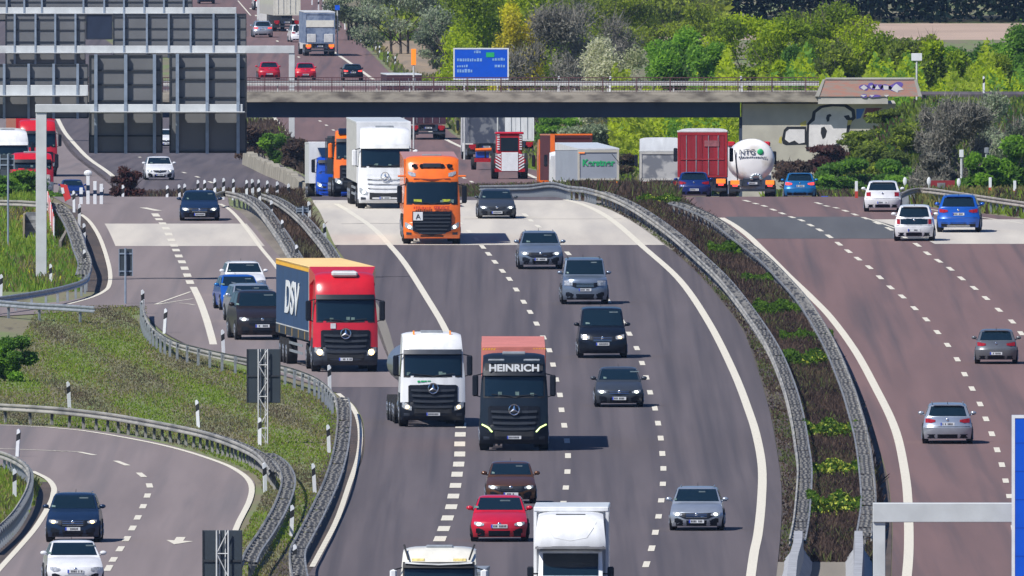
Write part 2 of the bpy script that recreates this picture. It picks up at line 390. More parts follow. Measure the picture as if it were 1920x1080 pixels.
dashes([(985, 405), (995, 415), (1009, 426), (1023, 437), (1043, 452), (1065, 477), (1082, 495), (1097, 512), (1112, 530), (1126, 547), (1140, 566), (1153, 584), (1167, 605), (1180, 628), (1194, 655), (1204, 683), (1212, 710),
        (1219, 738), (1228, 768), (1234, 796), (1239, 824), (1242, 853), (1244, 881), (1243, 910), (1240, 941), (1235, 971), (1229, 1001), (1222, 1031), (1212, 1061)], 0.23)
dashes([(864, 800), (863, 817), (862, 835), (862, 854), (860, 873), (857, 892), (854, 913), (850, 933), (846, 953), (839, 974), (832, 994), (825, 1013), (815, 1034), (806, 1056)], 0.43, 6.8)
dashes([(292, 405), (298, 413), (305, 421), (311, 430), (316, 441), (321, 452), (326, 462), (330, 471), (335, 482), (341, 493), (346, 505), (351, 518), (356, 531)], 0.36, 6)
solid([(362, 540), (374, 565), (385, 595), (394, 625), (400, 648)], 0.33)
solid([(268, 391), (282, 394), (297, 397)], 0.4)
solid([(357, 549), (320, 562), (290, 573)], 0.12); solid([(362, 562), (330, 567), (290, 573)], 0.12); solid([(365, 574), (335, 570), (290, 573)], 0.12)
solid([(630, 384), (660, 402), (700, 430), (732, 463), (762, 500), (800, 560), (832, 614), (850, 660), (862, 720), (865, 790)], 0.3)
solid([(1407, 1090), (1414, 1040), (1422, 1000), (1428, 940), (1429, 880), (1420, 825), (1405, 775), (1376, 700), (1331, 610), (1277, 530), (1212, 470), (1155, 420), (1100, 388), (1060, 376)], 0.33)
solid([(585, 1066), (628, 985), (655, 910), (673, 850), (674, 800), (660, 765), (634, 740)], 0.2)
solid([(60, 886), (88, 900), (100, 915), (100, 928), (92, 950), (60, 1000), (0, 1068), (-20, 1090)], 0.22)
solid([(-20, 799), (40, 801), (150, 809), (300, 836), (400, 865), (448, 887), (470, 910), (468, 940), (446, 985), (430, 1030)], 0.22)
dashes([(60, 846), (110, 848), (163, 853), (228, 871), (265, 893), (280, 913), (276, 932), (268, 952), (258, 973), (248, 993), (237, 1013), (225, 1032), (212, 1052), (203, 1068)], 0.24, 6)
solid([(128, 572), (170, 560), (195, 548), (205, 535), (205, 505), (190, 455), (170, 420), (152, 404)], 0.2)
solid([(412, 384), (432, 396), (462, 430), (490, 468), (520, 505), (545, 545)], 0.2)
solid([(1352, 410), (1378, 425), (1410, 450), (1445, 485), (1480, 520), (1520, 558), (1560, 600), (1605, 662), (1645, 735), (1672, 790), (1688, 840), (1700, 910), (1704, 980), (1704, 1040), (1700, 1090)], 0.34)
dashes([(1400, 378.5), (1417, 383.5), (1433, 388), (1450, 395), (1467, 402), (1485, 409), (1503, 415), (1520, 424), (1537, 433), (1555, 445), (1573, 459), (1591, 473), (1609, 487), (1630, 503), (1650, 522),
        (1670, 541), (1692, 558), (1715, 580), (1737, 601), (1758, 625), (1777, 649), (1795, 676), (1809, 704), (1823, 731), (1838, 760), (1849, 788), (1860, 816), (1870, 846), (1879, 874), (1886, 904), (1893, 933), (1898, 962), (1902, 992)], 0.23)
dashes([(1535, 383), (1550, 388), (1568, 391.5), (1585, 397), (1603, 404), (1623, 411), (1645, 420), (1668, 431), (1693, 445), (1720, 461), (1739, 477), (1760, 491), (1782, 506), (1803, 524), (1827, 542), (1849, 561), (1873, 583), (1898, 605), (1915, 627)], 0.23)
solid([(1690, 385), (1760, 397), (1840, 409), (1920, 421)], 0.16)
solid([(1625, 411), (1660, 423), (1700, 438)], 0.14)
# beyond the crest
solid([(108, 224, 'f'), (122, 250, 'f'), (145, 277, 'f'), (175, 305, 'f'), (212, 332, 'f')], 0.34)
solid([(455, 288, 'f'), (490, 309, 'f'), (525, 328, 'f'), (585, 350, 'f')], 0.3)
solid([(512, 218, 'f'), (530, 243, 'f'), (548, 262, 'f')], 0.3)
solid([(700, 196, 'f'), (790, 240, 'f'), (835, 262, 'f'), (890, 287, 'f'), (950, 312, 'f'), (1010, 338, 'f')], 0.34)
for L_ in ([(262, 296), (280, 303), (300, 309), (322, 316), (345, 325), (370, 333), (395, 343)], [(600, 228), (612, 236), (625, 245), (634, 253)], [(788, 292), (802, 299), (815, 306), (870, 335), (884, 342), (895, 350)],
           [(470, 17), (480, 30), (492, 45), (505, 62), (520, 78), (560, 108)]):
    dashes([(p[0], p[1]) for p in L_], 0.22, 7)
solid([(446, 2, 'f'), (470, 30, 'f'), (490, 100, 'f'), (505, 130, 'f')][:2], 0.14)
solid([(600, 80, 'f'), (628, 100, 'f'), (655, 118, 'f'), (700, 150, 'f')], 0.34)
solid([(575, 60, 'f'), (540, 30, 'f'), (500, 0, 'f')][::-1], 0.2)
# arrow on the loop ramp
def arrow():
    c = W(325, 1016)
    sh = [(p*.75, q*.75) for p, q in [(-0.35, -5), (0.05, -5), (0.1, 0), (0.45, -0.5), (0.05, 6), (-0.75, 1.5), (-0.3, 0.8)]]
    vs = [(c[0]+0.1+p[0]*-1.0, c[1]+p[1]*-1-OY, G(c[1]+p[1]*-1)+OM) for p in sh]
    mk.add(vs, [tuple(range(len(vs)))])
arrow()
tag(mk.build("road_markings", mat("marking_paint", (0.64, 0.60, 0.50), 0.7, col2=(.36, .34, .29), scale=(6, 2, 1), nscale=2.5, lo=.22, hi=.46, detail=6), recalc=False), kind="structure")
# transverse joints and cracks
cr = MB()
def joint(x0, x1, py, wid=0.12):
    Y = Yof(py); P = [((x0+(x1-x0)*i/6-960)*Y/FPX, Y+random.uniform(-.4, .4)) for i in range(7)]
    ribbon(cr, P, wid*3, OM-0.002, 5)
joint(205, 510, 523); joint(700, 770, 520); joint(640, 760, 421, .1); joint(870, 1165, 412, .06); joint(680, 735, 688, .1)
tag(cr.build("road_joints", mat("joint_tar", (0.055, 0.052, 0.055), 0.8, var=0.2), recalc=False), kind="structure")

# ---------------------------------------------------------------- vehicles: shared surface tools
class Surf:
    """end face of a body: chain of (z, y) from bottom to top (y=0 at the very end, +y inward), half width by z, plan rounding"""
    def __init__(s, chain, hw, k, L=4.5, p=4): s.c = sorted(chain); s.hw = hw; s.k = k; s.p = p; s.L = L
    def y(s, x, z):
        zz = [a[0] for a in s.c]; yy = [a[1] for a in s.c]
        y0 = float(np.interp(z, zz, yy))
        return y0+s.k*min(1.0, abs(x)/s.hw(z))**s.p*max(0, 1-2.2*y0/s.L)
def band(b, sf, xs, zt, zb, off=0.012, thick=0.04, m=0, end=None, rows=3):
    """patch following the end face; end=(length) puts it on the far end of the vehicle"""
    def pt(x, z, o):
        y = sf.y(x, z)-o
        return (x, y, z) if end is None else (x, end-y, z)
    n = len(xs); vs = []
    for o in (off, -thick):
        for i in range(n):
            for r in range(rows+1):
                z = zb[i]+(zt[i]-zb[i])*r/rows; vs.append(pt(xs[i], z, o))
    k = rows+1; T = n*k; fs = []
    for i in range(n-1):
        for r in range(rows): a = i*k+r; fs += [(a, a+1, a+k+1, a+k)]
        fs += [(i*k, (i+1)*k, T+(i+1)*k, T+i*k), (i*k+rows, T+i*k+rows, T+(i+1)*k+rows, (i+1)*k+rows)]
    for i in (0, n-1):
        for r in range(rows): a = i*k+r; fs.append((a, T+a, T+a+1, a+1))
    b.add(vs, fs, m)
US = [-1, -0.985, -0.94, -0.85, -0.68, -0.45, -0.2, 0, 0.2, 0.45, 0.68, 0.85, 0.94, 0.985, 1]
def sweep(b, front, rear, L, hw, kf, kr, crown=0.03, m=0, p=4, ztop=None):
    """closed body: front chain [(z,y)] bottom to top, rear chain [(z, distance from rear)] bottom to top"""
    prof = [(z, y, 0) for z, y in front]+[(z, L-y, 1) for z, y in rear[::-1]]
    zmax = max(q[0] for q in prof); zmin = min(q[0] for q in prof)
    n = len(prof); vs = []
    for u in US:
        a = abs(u)
        e = 0.0 if a < 0.98 else 0.02
        for z, y, e_ in prof:
            t = y/L; sh = (kf*(1-t)**1*(a**p) if t < 0.5 else 0)-(kr*t*(a**p) if t >= 0.5 else 0)
            if t < 0.5: sh = kf*a**p*max(0, 1-t*2.2)
            else: sh = -kr*a**p*max(0, 1-(1-t)*2.2)
            zz = z-crown*(a**6)*((z-zmin)/(zmax-zmin))**2 if zmax > zmin else z
            vs.append((u*hw(z)*(1 if a < 1 else 1), y+sh, zz))
    fs = []
    for i in range(len(US)-1):
        for j in range(n):
            k = (j+1) % n; fs.append((i*n+j, i*n+k, (i+1)*n+k, (i+1)*n+j))
    fs += [tuple(range(n)), tuple(range((len(US)-1)*n+n-1, (len(US)-1)*n-1, -1))]
    b.add(vs, fs, m)
def wheel(parent, x, y, r, wdt, rim=None, rr=0.62):
    b = MB(); b.tube((x-wdt/2, y, r), (x+wdt/2, y, r), r, n=20)
    b.tube((x-wdt/2-0.01, y, r), (x+wdt/2+0.01, y, r), r*0.9, n=20)
    w_ = b.build("wheel", M["rubber"], parent, smooth=40)
    s_ = 1 if x > 0 else -1
    c = MB(); x0 = x+s_*(wdt/2+0.012); c.tube((x0-0.03*s_, y, r), (x0+0.006*s_, y, r), r*rr, n=18)
    for i in range(5):
        t = 2*math.pi*i/5; c.tube((x0, y, r), (x0, y+math.cos(t)*r*rr*.9, r+math.sin(t)*r*rr*.9), 0.03, n=5)
    c.build("rim", rim or M["alu"], w_)
    return w_
def plate(parent, x, y, z, wd=0.52, hh=0.115, face=-1, blue=True):
    b = MB()
    b.box(x-wd/2, x+wd/2, min(y, y+0.012*-face), max(y, y+0.012*-face), z-hh/2, z+hh/2, 0)
    yf = y+0.004*face
    def q(x0, x1, z0, z1, m):
        b.box(x0, x1, min(yf, y), max(yf, y), z0, z1, m)
    L_ = -1 if face < 0 else 1
    if blue:
        x0 = x+L_*wd/2; q(min(x0, x0-L_*0.05), max(x0, x0-L_*0.05), z-hh/2+.004, z+hh/2-.004, 1)
    rr = random.Random(int(abs(x*100+z*1000+parent.location.y*7)))
    cx = -wd/2+0.07
    while cx < wd/2-0.07:
        ww = rr.choice([0.03, 0.035, 0.04])
        if rr.random() < 0.82: q(x+cx, x+cx+ww, z-hh*0.3, z+hh*0.3, 2)
        cx += ww+0.014
    return b.build("number_plate", [M["plate"], M["blue"], M["ink"]], parent)
def star(parent, y, z, r, rel=M["chrome"]):
    b = MB(); n = 22
    for i in range(n):
        t0, t1 = 2*math.pi*i/n, 2*math.pi*(i+1)/n
        b.tube((r*math.cos(t0), y, z+r*math.sin(t0)), (r*math.cos(t1), y, z+r*math.sin(t1)), r*0.13, n=5, caps=False)
    for i in range(3):
        t = math.pi/2+2*math.pi*i/3; t1 = t+math.pi/2
        w_ = r*0.26
        b.add([(math.cos(t1)*w_, y, z+math.sin(t1)*w_), (-math.cos(t1)*w_, y, z-math.sin(t1)*w_), (math.cos(t)*r, y, z+math.sin(t)*r), (0, y-r*.16, z), (0, y+r*.1, z)],
              [(0, 2, 3), (2, 1, 3), (0, 4, 2), (1, 2, 4), (0, 3, 1)])
    return b.build("emblem", rel, parent)
def place(name, px, py=None, Y=None, yaw=0.0, rear=False, L=4.4, scale=1.0, X=None):
    """root of a vehicle whose near end stands at photo column px; rear=True: driving away"""
    if Y is None: Y = Yof(py)
    if X is None: X = (px-960)*Y/FPX
    sl = (G(Y+6)-G(Y))/6
    rz = R(yaw)
    if rear:
        rz += math.pi
        X0 = X-math.sin(R(yaw))*L*scale; Y0 = Y+math.cos(R(yaw))*L*scale
        o = empty(name, (X0, Y0-OY, G(Y)+OA+0.004+sl*L*scale), rz, rx=-math.atan(sl))
    else:
        o = empty(name, (X, Y-OY, G(Y)+OA+0.004), rz, rx=math.atan(sl))
    o.scale = (scale,)*3
    return o

# ---------------------------------------------------------------- cars
CAR = dict(
    hatch=dict(L=4.25, Wd=1.79, H=1.46, hood=0.72, cowl=0.98, yc=1.15, yf=1.95, yr=3.45, yrb=4.08, belt=0.97, tail=0.98, r=0.33),
    sedan=dict(L=4.75, Wd=1.84, H=1.43, hood=0.70, cowl=0.95, yc=1.22, yf=2.05, yr=3.3, yrb=4.15, belt=0.95, tail=1.05, r=0.34),
    estate=dict(L=4.75, Wd=1.83, H=1.49, hood=0.72, cowl=0.98, yc=1.25, yf=2.05, yr=4.2, yrb=4.62, belt=0.98, tail=1.0, r=0.34),
    suv=dict(L=4.5, Wd=1.86, H=1.63, hood=0.86, cowl=1.10, yc=1.2, yf=1.9, yr=3.85, yrb=4.36, belt=1.10, tail=1.1, r=0.37),
    boxy=dict(L=4.83, Wd=1.92, H=1.87, hood=1.04, cowl=1.20, yc=1.15, yf=1.65, yr=4.55, yrb=4.75, belt=1.2, tail=1.2, r=0.40),
    van=dict(L=4.9, Wd=1.9, H=1.94, hood=0.98, cowl=1.24, yc=0.72, yf=1.45, yr=4.65, yrb=4.82, belt=1.22, tail=1.2, r=0.35),
    mini=dict(L=3.6, Wd=1.65, H=1.49, hood=0.80, cowl=1.0, yc=0.85, yf=1.5, yr=3.15, yrb=3.5, belt=0.98, tail=0.98, r=0.29),
)
def car(kind, pnt, px, py, label, yaw=0, rear=False, Y=None, width=None, cat="car", name=None, lamps="w", drl=None, roof=None, grille="slim", H=None,
        rims=None, detail=2, skid=False, emblem=True, low=None, tails="red", chrome_bar=False, mirror=None, cabinm=None, group="cars on the motorway"):
    c = dict(CAR[kind])
    if H: 
        f = H/c["H"]; 
        for q in ("H", "hood", "cowl", "belt", "tail"): c[q] *= f
    L, Wd, H = c["L"], c["Wd"], c["H"]
    Yp = Y if Y else Yof(py)
    sc = 1.0
    if width: sc = (width*Yp/FPX)/Wd; 
    root = place(name or "car", px, Y=Yp, yaw=yaw, rear=rear, L=L, scale=sc)
    tag(root, label, cat, group)
    hb = c["belt"]
    def hw(z): return Wd/2*(0.93 if z < 0.3 else (0.93+0.07*min(1, (z-0.3)/0.2)) if z < 0.5 else 1-0.075*max(0, (z-0.6*hb)/(0.4*hb+0.001)))
    gz = 0.19 if kind in ("suv", "boxy", "van") else 0.15
    hd = c["hood"]; cw = c["cowl"]; tl = c["tail"]
    fr = [(gz, 0.14), (gz+0.08, 0.05), (0.36, 0.0), (hd*0.72, 0.0), (hd*0.9, 0.05), (hd, 0.2), (hd+(cw-hd)*0.55, 0.65), (cw, c["yc"])]
    if kind == "van": fr = [(gz, 0.12), (gz+.1, 0.03), (0.4, 0), (hd*.75, 0.02), (hd*.95, 0.12), (hd+.06, .25), (cw, c["yc"])]
    if kind == "boxy": fr = [(gz, 0.14), (gz+.1, 0.03), (0.45, 0), (hd*.9, 0.02), (hd, 0.08), (hd+.06, .3), (cw, c["yc"])]
    if kind in ("sedan",): rr = [(gz+0.04, 0.12), (0.4, 0.0), (tl*0.8, 0.0), (tl*0.97, 0.05), (tl, 0.2), (tl+0.0, L-c["yrb"])]
    else: rr = [(gz+0.04, 0.12), (0.4, 0.0), (0.62, 0.0), (0.7, 0.05), (tl, 0.08+0.0), (tl+0.01, L-c["yrb"]+0.02)]
    b = MB(); sweep(b, fr, rr, L, hw, 0.30 if kind != "van" else 0.2, 0.2, 0.035)
    # wheel arches and sills
    body = b.build("body", pnt, root, smooth=32)
    fs = Surf(fr, hw, 0.30 if kind != "van" else 0.2, L); rs = Surf(rr, hw, 0.2, L)
    # cabin
    wb = hw(cw)*0.985; wt = wb*(0.80 if kind not in ("boxy", "van") else 0.88); zt = H
    def hc(z): return wb+(wt-wb)*max(0, min(1, (z-hb)/(zt-hb)))
    zb = hb-0.06
    cf = [(zb, c["yc"]-0.08), (cw, c["yc"]), (zt-0.05, c["yf"]), (zt-0.012, c["yf"]+0.16), (zt, c["yf"]+0.5)]
    crr = [(zb, L-c["yrb"]-0.02), (tl, L-c["yrb"]), (zt-0.07, L-c["yr"]), (zt-0.03, L-c["yr"]+0.14), (zt-0.005, L-c["yr"]+0.6)]
    b = MB(); sweep(b, cf, crr, L, hc, 0.16, 0.12, 0.05)
    # cabin sweep is measured from the car's own ends: shift handled by chains
    cab = b.build("roof", cabinm or roof or pnt, root, smooth=32)
    cfs = Surf(cf, hc, 0.16, L); crs = Surf(crr, hc, 0.12, L)
    def glassband(sf, z0, z1, u, end=None, name="windscreen"):
        g = MB(); us = [-1, -.75, -.4, 0, .4, .75, 1]
        n = 5; vs = []
        for q in us:
            for r in range(n+1):
                z = z0+(z1-z0)*r/n; x = q*u*hc(z); y = sf.y(x, z)-0.014
                vs.append((x, y if end is None else end-y, z))
        k = n+1; T = len(vs)
        vs += [(x, y+0.03*(1 if end is None else -1), z) for x, y, z in vs]
        fs_ = []
        for i in range(len(us)-1):
            for r in range(n): a = i*k+r; fs_.append((a, a+1, a+k+1, a+k))
            fs_ += [(i*k, (i+1)*k, T+(i+1)*k, T+i*k), (i*k+n, T+i*k+n, T+(i+1)*k+n, (i+1)*k+n)]
        for i in (0, len(us)-1):
            for r in range(n): a = i*k+r; fs_.append((a, T+a, T+a+1, a+1))
        g.add(vs, fs_); return g.build(name, M["glass"], root, smooth=40)
    fu = 0.92
    wsn = glassband(cfs, cw+0.03, zt-0.07, fu, None, "windscreen")
    if not rear and detail > 1:  # pale patches painted on the glass for reflections and glimpsed interior
        rd = random.Random(int(px*3+L*10)); g = MB()
        x = rd.uniform(-.45, -.3)*Wd; z0 = cw+.06+rd.random()*.03
        band(g, cfs, [x, x+rd.uniform(.08, .16)], [z0+.07, z0+.05], [z0, z0], .022, 0.0, rows=1)
        g.build("windscreen_pale_patch", mat("pale_glass_patch", (0.16, 0.24, 0.22), 0.5, var=0.4, nscale=6), wsn)
        g = MB(); x = rd.uniform(0, .25)*Wd
        band(g, cfs, [x, x+rd.uniform(.2, .35)], [zt-.14]*2, [zt-.18]*2, .022, 0.0, rows=1); g.build("windscreen_pale_band", mat("pale_glass_band", (.10, .13, .14), .5, var=.4, nscale=6), wsn)
    rz0 = tl+0.04; rz1 = zt-0.10
    if not (rear is False and detail < 2): glassband(crs, rz0, rz1, 0.86, L, "rear_window")
    # side windows
    for s_ in (-1, 1):
        def sw(y0a, y0b, y1a, y1b, nm="side_window"):
            z0, z1 = hb+0.03, zt-0.11; g = MB(); x0 = s_*(hc(z0)+0.006); x1 = s_*(hc(z1)+0.006)
            vs = [(x0, y0a, z0), (x0, y1a, z0), (x1, y1b, z1), (x1, y0b, z1)]
            vs += [(x-s_*0.03, y, z) for x, y, z in vs]
            g.add(vs, [(0, 1, 2, 3), (4, 7, 6, 5), (0, 4, 5, 1), (1, 5, 6, 2), (2, 6, 7, 3), (3, 7, 4, 0)]); g.build(nm, M["glass"], root)
        ym = (c["yf"]+c["yr"])/2-0.1
        fq = (c["yf"]-c["yc"])
        sw(c["yc"]+0.30, c["yf"]+0.10, ym, ym); sw(ym+0.08, ym+0.08, c["yrb"]-0.35, c["yr"]-0.08)
        # mirrors
        g = MB(); mx = s_*(hw(hb)+0.12); my = c["yc"]+0.42
        g.ball((mx, my, hb+0.09), (0.115, 0.07, 0.075), 10, 6); g.tube((s_*(hw(hb)-0.06), my+0.02, hb+0.0), (mx, my+.02, hb+0.06), 0.025, n=6)
        g.build("mirror", mirror or pnt, root, smooth=60)
    wr = c["r"]; ww = 0.21
    for (x, y) in ((-1, 0.86 if kind != "mini" else .62), (1, 0.86 if kind != "mini" else .62), (-1, L-0.95 if kind != "mini" else L-.6), (1, L-0.95 if kind != "mini" else L-.6)):
        wheel(root, x*(Wd/2-ww/2+0.004), y, wr, ww, rims)
    # dark lower bodywork
    lowm = M["blackp"]
    g = MB(); hwl = Wd/2*0.9
    zl = low or (0.36 if kind not in ("suv", "boxy") else 0.44)
    if not rear:
        xs = [-hwl, -hwl*.8, -hwl*.4, 0, hwl*.4, hwl*.8, hwl]
        band(g, fs, [x*0.86 for x in xs], [zl-.06, zl, zl, zl, zl, zl, zl-.06], [gz+.02]*7, 0.006)
        g.build("lower_intake", lowm, root)
        # grille
        g = MB(); zc = hd*0.86
        if grille == "slim":
            band(g, fs, [-.42, -.25, 0, .25, .42], [zc, zc, zc-.01, zc, zc], [zc-.06, zc-.13, zc-.16, zc-.13, zc-.06], 0.01)
        elif grille == "wide":
            band(g, fs, [-.62, -.4, 0, .4, .62], [zc+.02, zc+.01, zc, zc+.01, zc+.02], [zc-.10, zc-.2, zc-.26, zc-.2, zc-.10], 0.01)
        elif grille == "tall":
            band(g, fs, [-.5, -.36, 0, .36, .5], [zc+.02]*5, [zc-.22, zc-.28, zc-.3, zc-.28, zc-.22], 0.01)
        if grille != "none":
            gr = g.build("grille", M["blackp"], root)
            if detail > 1:
                k = MB()
                for i in range(2 if grille == "slim" else 3):
                    z = zc-.035-.06*i; band(k, fs, [-.36, -.2, 0, .2, .36], [z+.008]*5, [z-.008]*5, 0.018, 0.01, rows=1)
                k.build("grille_bar", M["chrome"] if chrome_bar else M["dgrey"], gr)
        if emblem:
            k = MB(); k.ball((0, fs.y(0, zc-.04)-.02, zc-.04), (.06, .02, .06), 10, 6); k.build("emblem", M["chrome"], root, smooth=60)
        for s_ in (-1, 1):
            g = MB(); a, e = hwl*0.60, hwl*0.99; z0 = hd*0.86
            xs = [a, a+(e-a)*.35, a+(e-a)*.7, e]
            tp = [z0-.02, z0+.02, z0+.035, z0+.03]; bt = [z0-.075, z0-.10, z0-.10, z0-.04]
            if kind in ("boxy",): tp = [hd*.95]*4; bt = [hd*.95-.2]*4
            if kind == "van": tp = [z0+.03, z0+.06, z0+.08, z0+.1]; bt = [z0-.08, z0-.1, z0-.09, z0-.05]
            band(g, fs, [s_*x for x in xs], tp, bt, 0.016, 0.05)
            hl = g.build("headlight", M["lens"], root)
            if lamps:
                g = MB(); xc = a+(e-a)*.5; zc2 = (tp[1]+bt[1])/2
                yy = fs.y(xc, zc2)-0.03
                g.ball((s_*xc, yy, zc2), (0.085 if lamps != "dim" else .05, 0.025, 0.055 if lamps != "dim" else .035), 10, 6)
                g.build("bulb", M["lampw"] if lamps in ("w", "dim") else M["lampy"], hl, smooth=60)
            # fog recess
            g = MB(); band(g, fs, [s_*hwl*.62, s_*hwl*.8, s_*hwl*.92], [zl+.03, zl+.08, zl+.06], [zl-.08]*3, 0.01); g.build("fog_lamp_recess", M["blackp"], root)
        plate(root, 0, fs.y(0, 0.45)-0.024, (hd*0.86-.28) if grille != "none" else 0.5)
    else:
        xs = [-hwl, -hwl*.8, -hwl*.4, 0, hwl*.4, hwl*.8, hwl]
        band(g, rs, [x*.9 for x in xs], [zl]*7, [gz+.06]*7, 0.006, end=L)
        if skid: band(g, rs, [-.5, 0, .5], [gz+.15]*3, [gz+.05]*3, 0.02, end=L, m=1)
        g.build("lower_bumper", [lowm, M["alu"]], root)
        zc = tl*0.88
        for s_ in (-1, 1):
            g = MB()
            if kind == "mini":
                band(g, rs, [s_*hwl*.80, s_*hwl*.97], [tl+.02, tl+.0], [tl-.28, tl-.26], 0.016, 0.05, end=L)
            elif tails == "square":
                band(g, rs, [s_*hwl*.72, s_*hwl*.98], [zc+.08, zc+.06], [zc-.12, zc-.12], 0.016, 0.05, end=L)
            else:
                band(g, rs, [s_*hwl*.55, s_*hwl*.75, s_*hwl*.99], [zc+.02, zc+.05, zc+.08], [zc-.05, zc-.09, zc-.08], 0.016, 0.05, end=L)
            tlm = g.build("tail_light", M["redlit"] if tails == "lit" else M["red"], root)
        if kind == "mini":
            g = MB(); band(g, rs, [-hwl*.76, -hwl*.4, 0, hwl*.4, hwl*.76], [tl+.03]*5, [tl-.27, tl-.29, tl-.29, tl-.29, tl-.27], 0.014, 0.03, end=L); g.build("black_hatch", M["glass"], root)
        pz = 0.74*tl if kind not in ("mini", "hatch", "suv2") else 0.46
        plate(root, 0, L+0.012-rs.y(0, pz), pz, face=1)
        k = MB(); k.ball((0, L-rs.y(0, tl-.12)+.01, tl-.1), (.05, .02, .05), 10, 6); k.build("emblem", M["chrome"], root, smooth=60)
        # rear bumper crease
        g = MB(); band(g, rs, [x for x in xs], [.66]*7, [.645]*7, 0.012, end=L, rows=1); g.build("bumper_seam", M["dgrey"], root)
        if kind in ("hatch", "mini", "suv", "estate"):
            g = MB(); g.box(-wt*.8, wt*.8, c["yr"]-.02, c["yr"]+.12, zt-.065, zt-.035); g.build("roof_spoiler", pnt, root)
    # aerial
    g = MB(); g.tube((0, c["yr"]-.2, zt-.02), (0, c["yr"]+.05, zt+.09), 0.012, 0.006, n=5); g.build("aerial", M["black"], root)
    if kind in ("estate", "boxy", "suv") and detail > 1:
        for s_ in (-1, 1):
            g = MB(); g.tube((s_*wt*.86, c["yf"]+.3, zt+.015), (s_*wt*.86, c["yr"]-.1, zt+.01), 0.018, n=6); g.build("roof_rail", M["alu"] if kind != "boxy" else M["black"], root)
    return root

P = dict(
    silver=paint("silver", (0.42, 0.47, 0.54), 0.55), white=paint("white", (0.74, 0.75, 0.77)), navy=paint("navy", (0.012, 0.03, 0.075), 0.2),
    blue=paint("blue", (0.01, 0.10, 0.48), 0.2), cyanblue=paint("azure", (0.01, 0.16, 0.42), 0.3), dkgrey=paint("graphite", (0.055, 0.065, 0.08), 0.3),
    grey=paint("grey", (0.14, 0.15, 0.165), 0.3), black=paint("black", (0.006, 0.009, 0.016)), brown=paint("bronze", (0.14, 0.062, 0.028), 0.5),
    dkbrown=paint("dark_brown", (0.026, 0.020, 0.022), 0.2), red=paint("red", (0.52, 0.008, 0.028)), steel=paint("steel_blue", (0.20, 0.25, 0.33), 0.5),
    deepblue=paint("deep_blue", (0.008, 0.03, 0.17), 0.2), orange=paint("orange", (0.90, 0.17, 0.012)), truckred=paint("truck_red", (0.55, 0.012, 0.022)),
    truckblue=paint("truck_blue", (0.006, 0.06, 0.42)), cream=paint("cream", (0.72, 0.70, 0.62)), charcoal=paint("charcoal", (0.009, 0.015, 0.024), 0.0, 0.35))

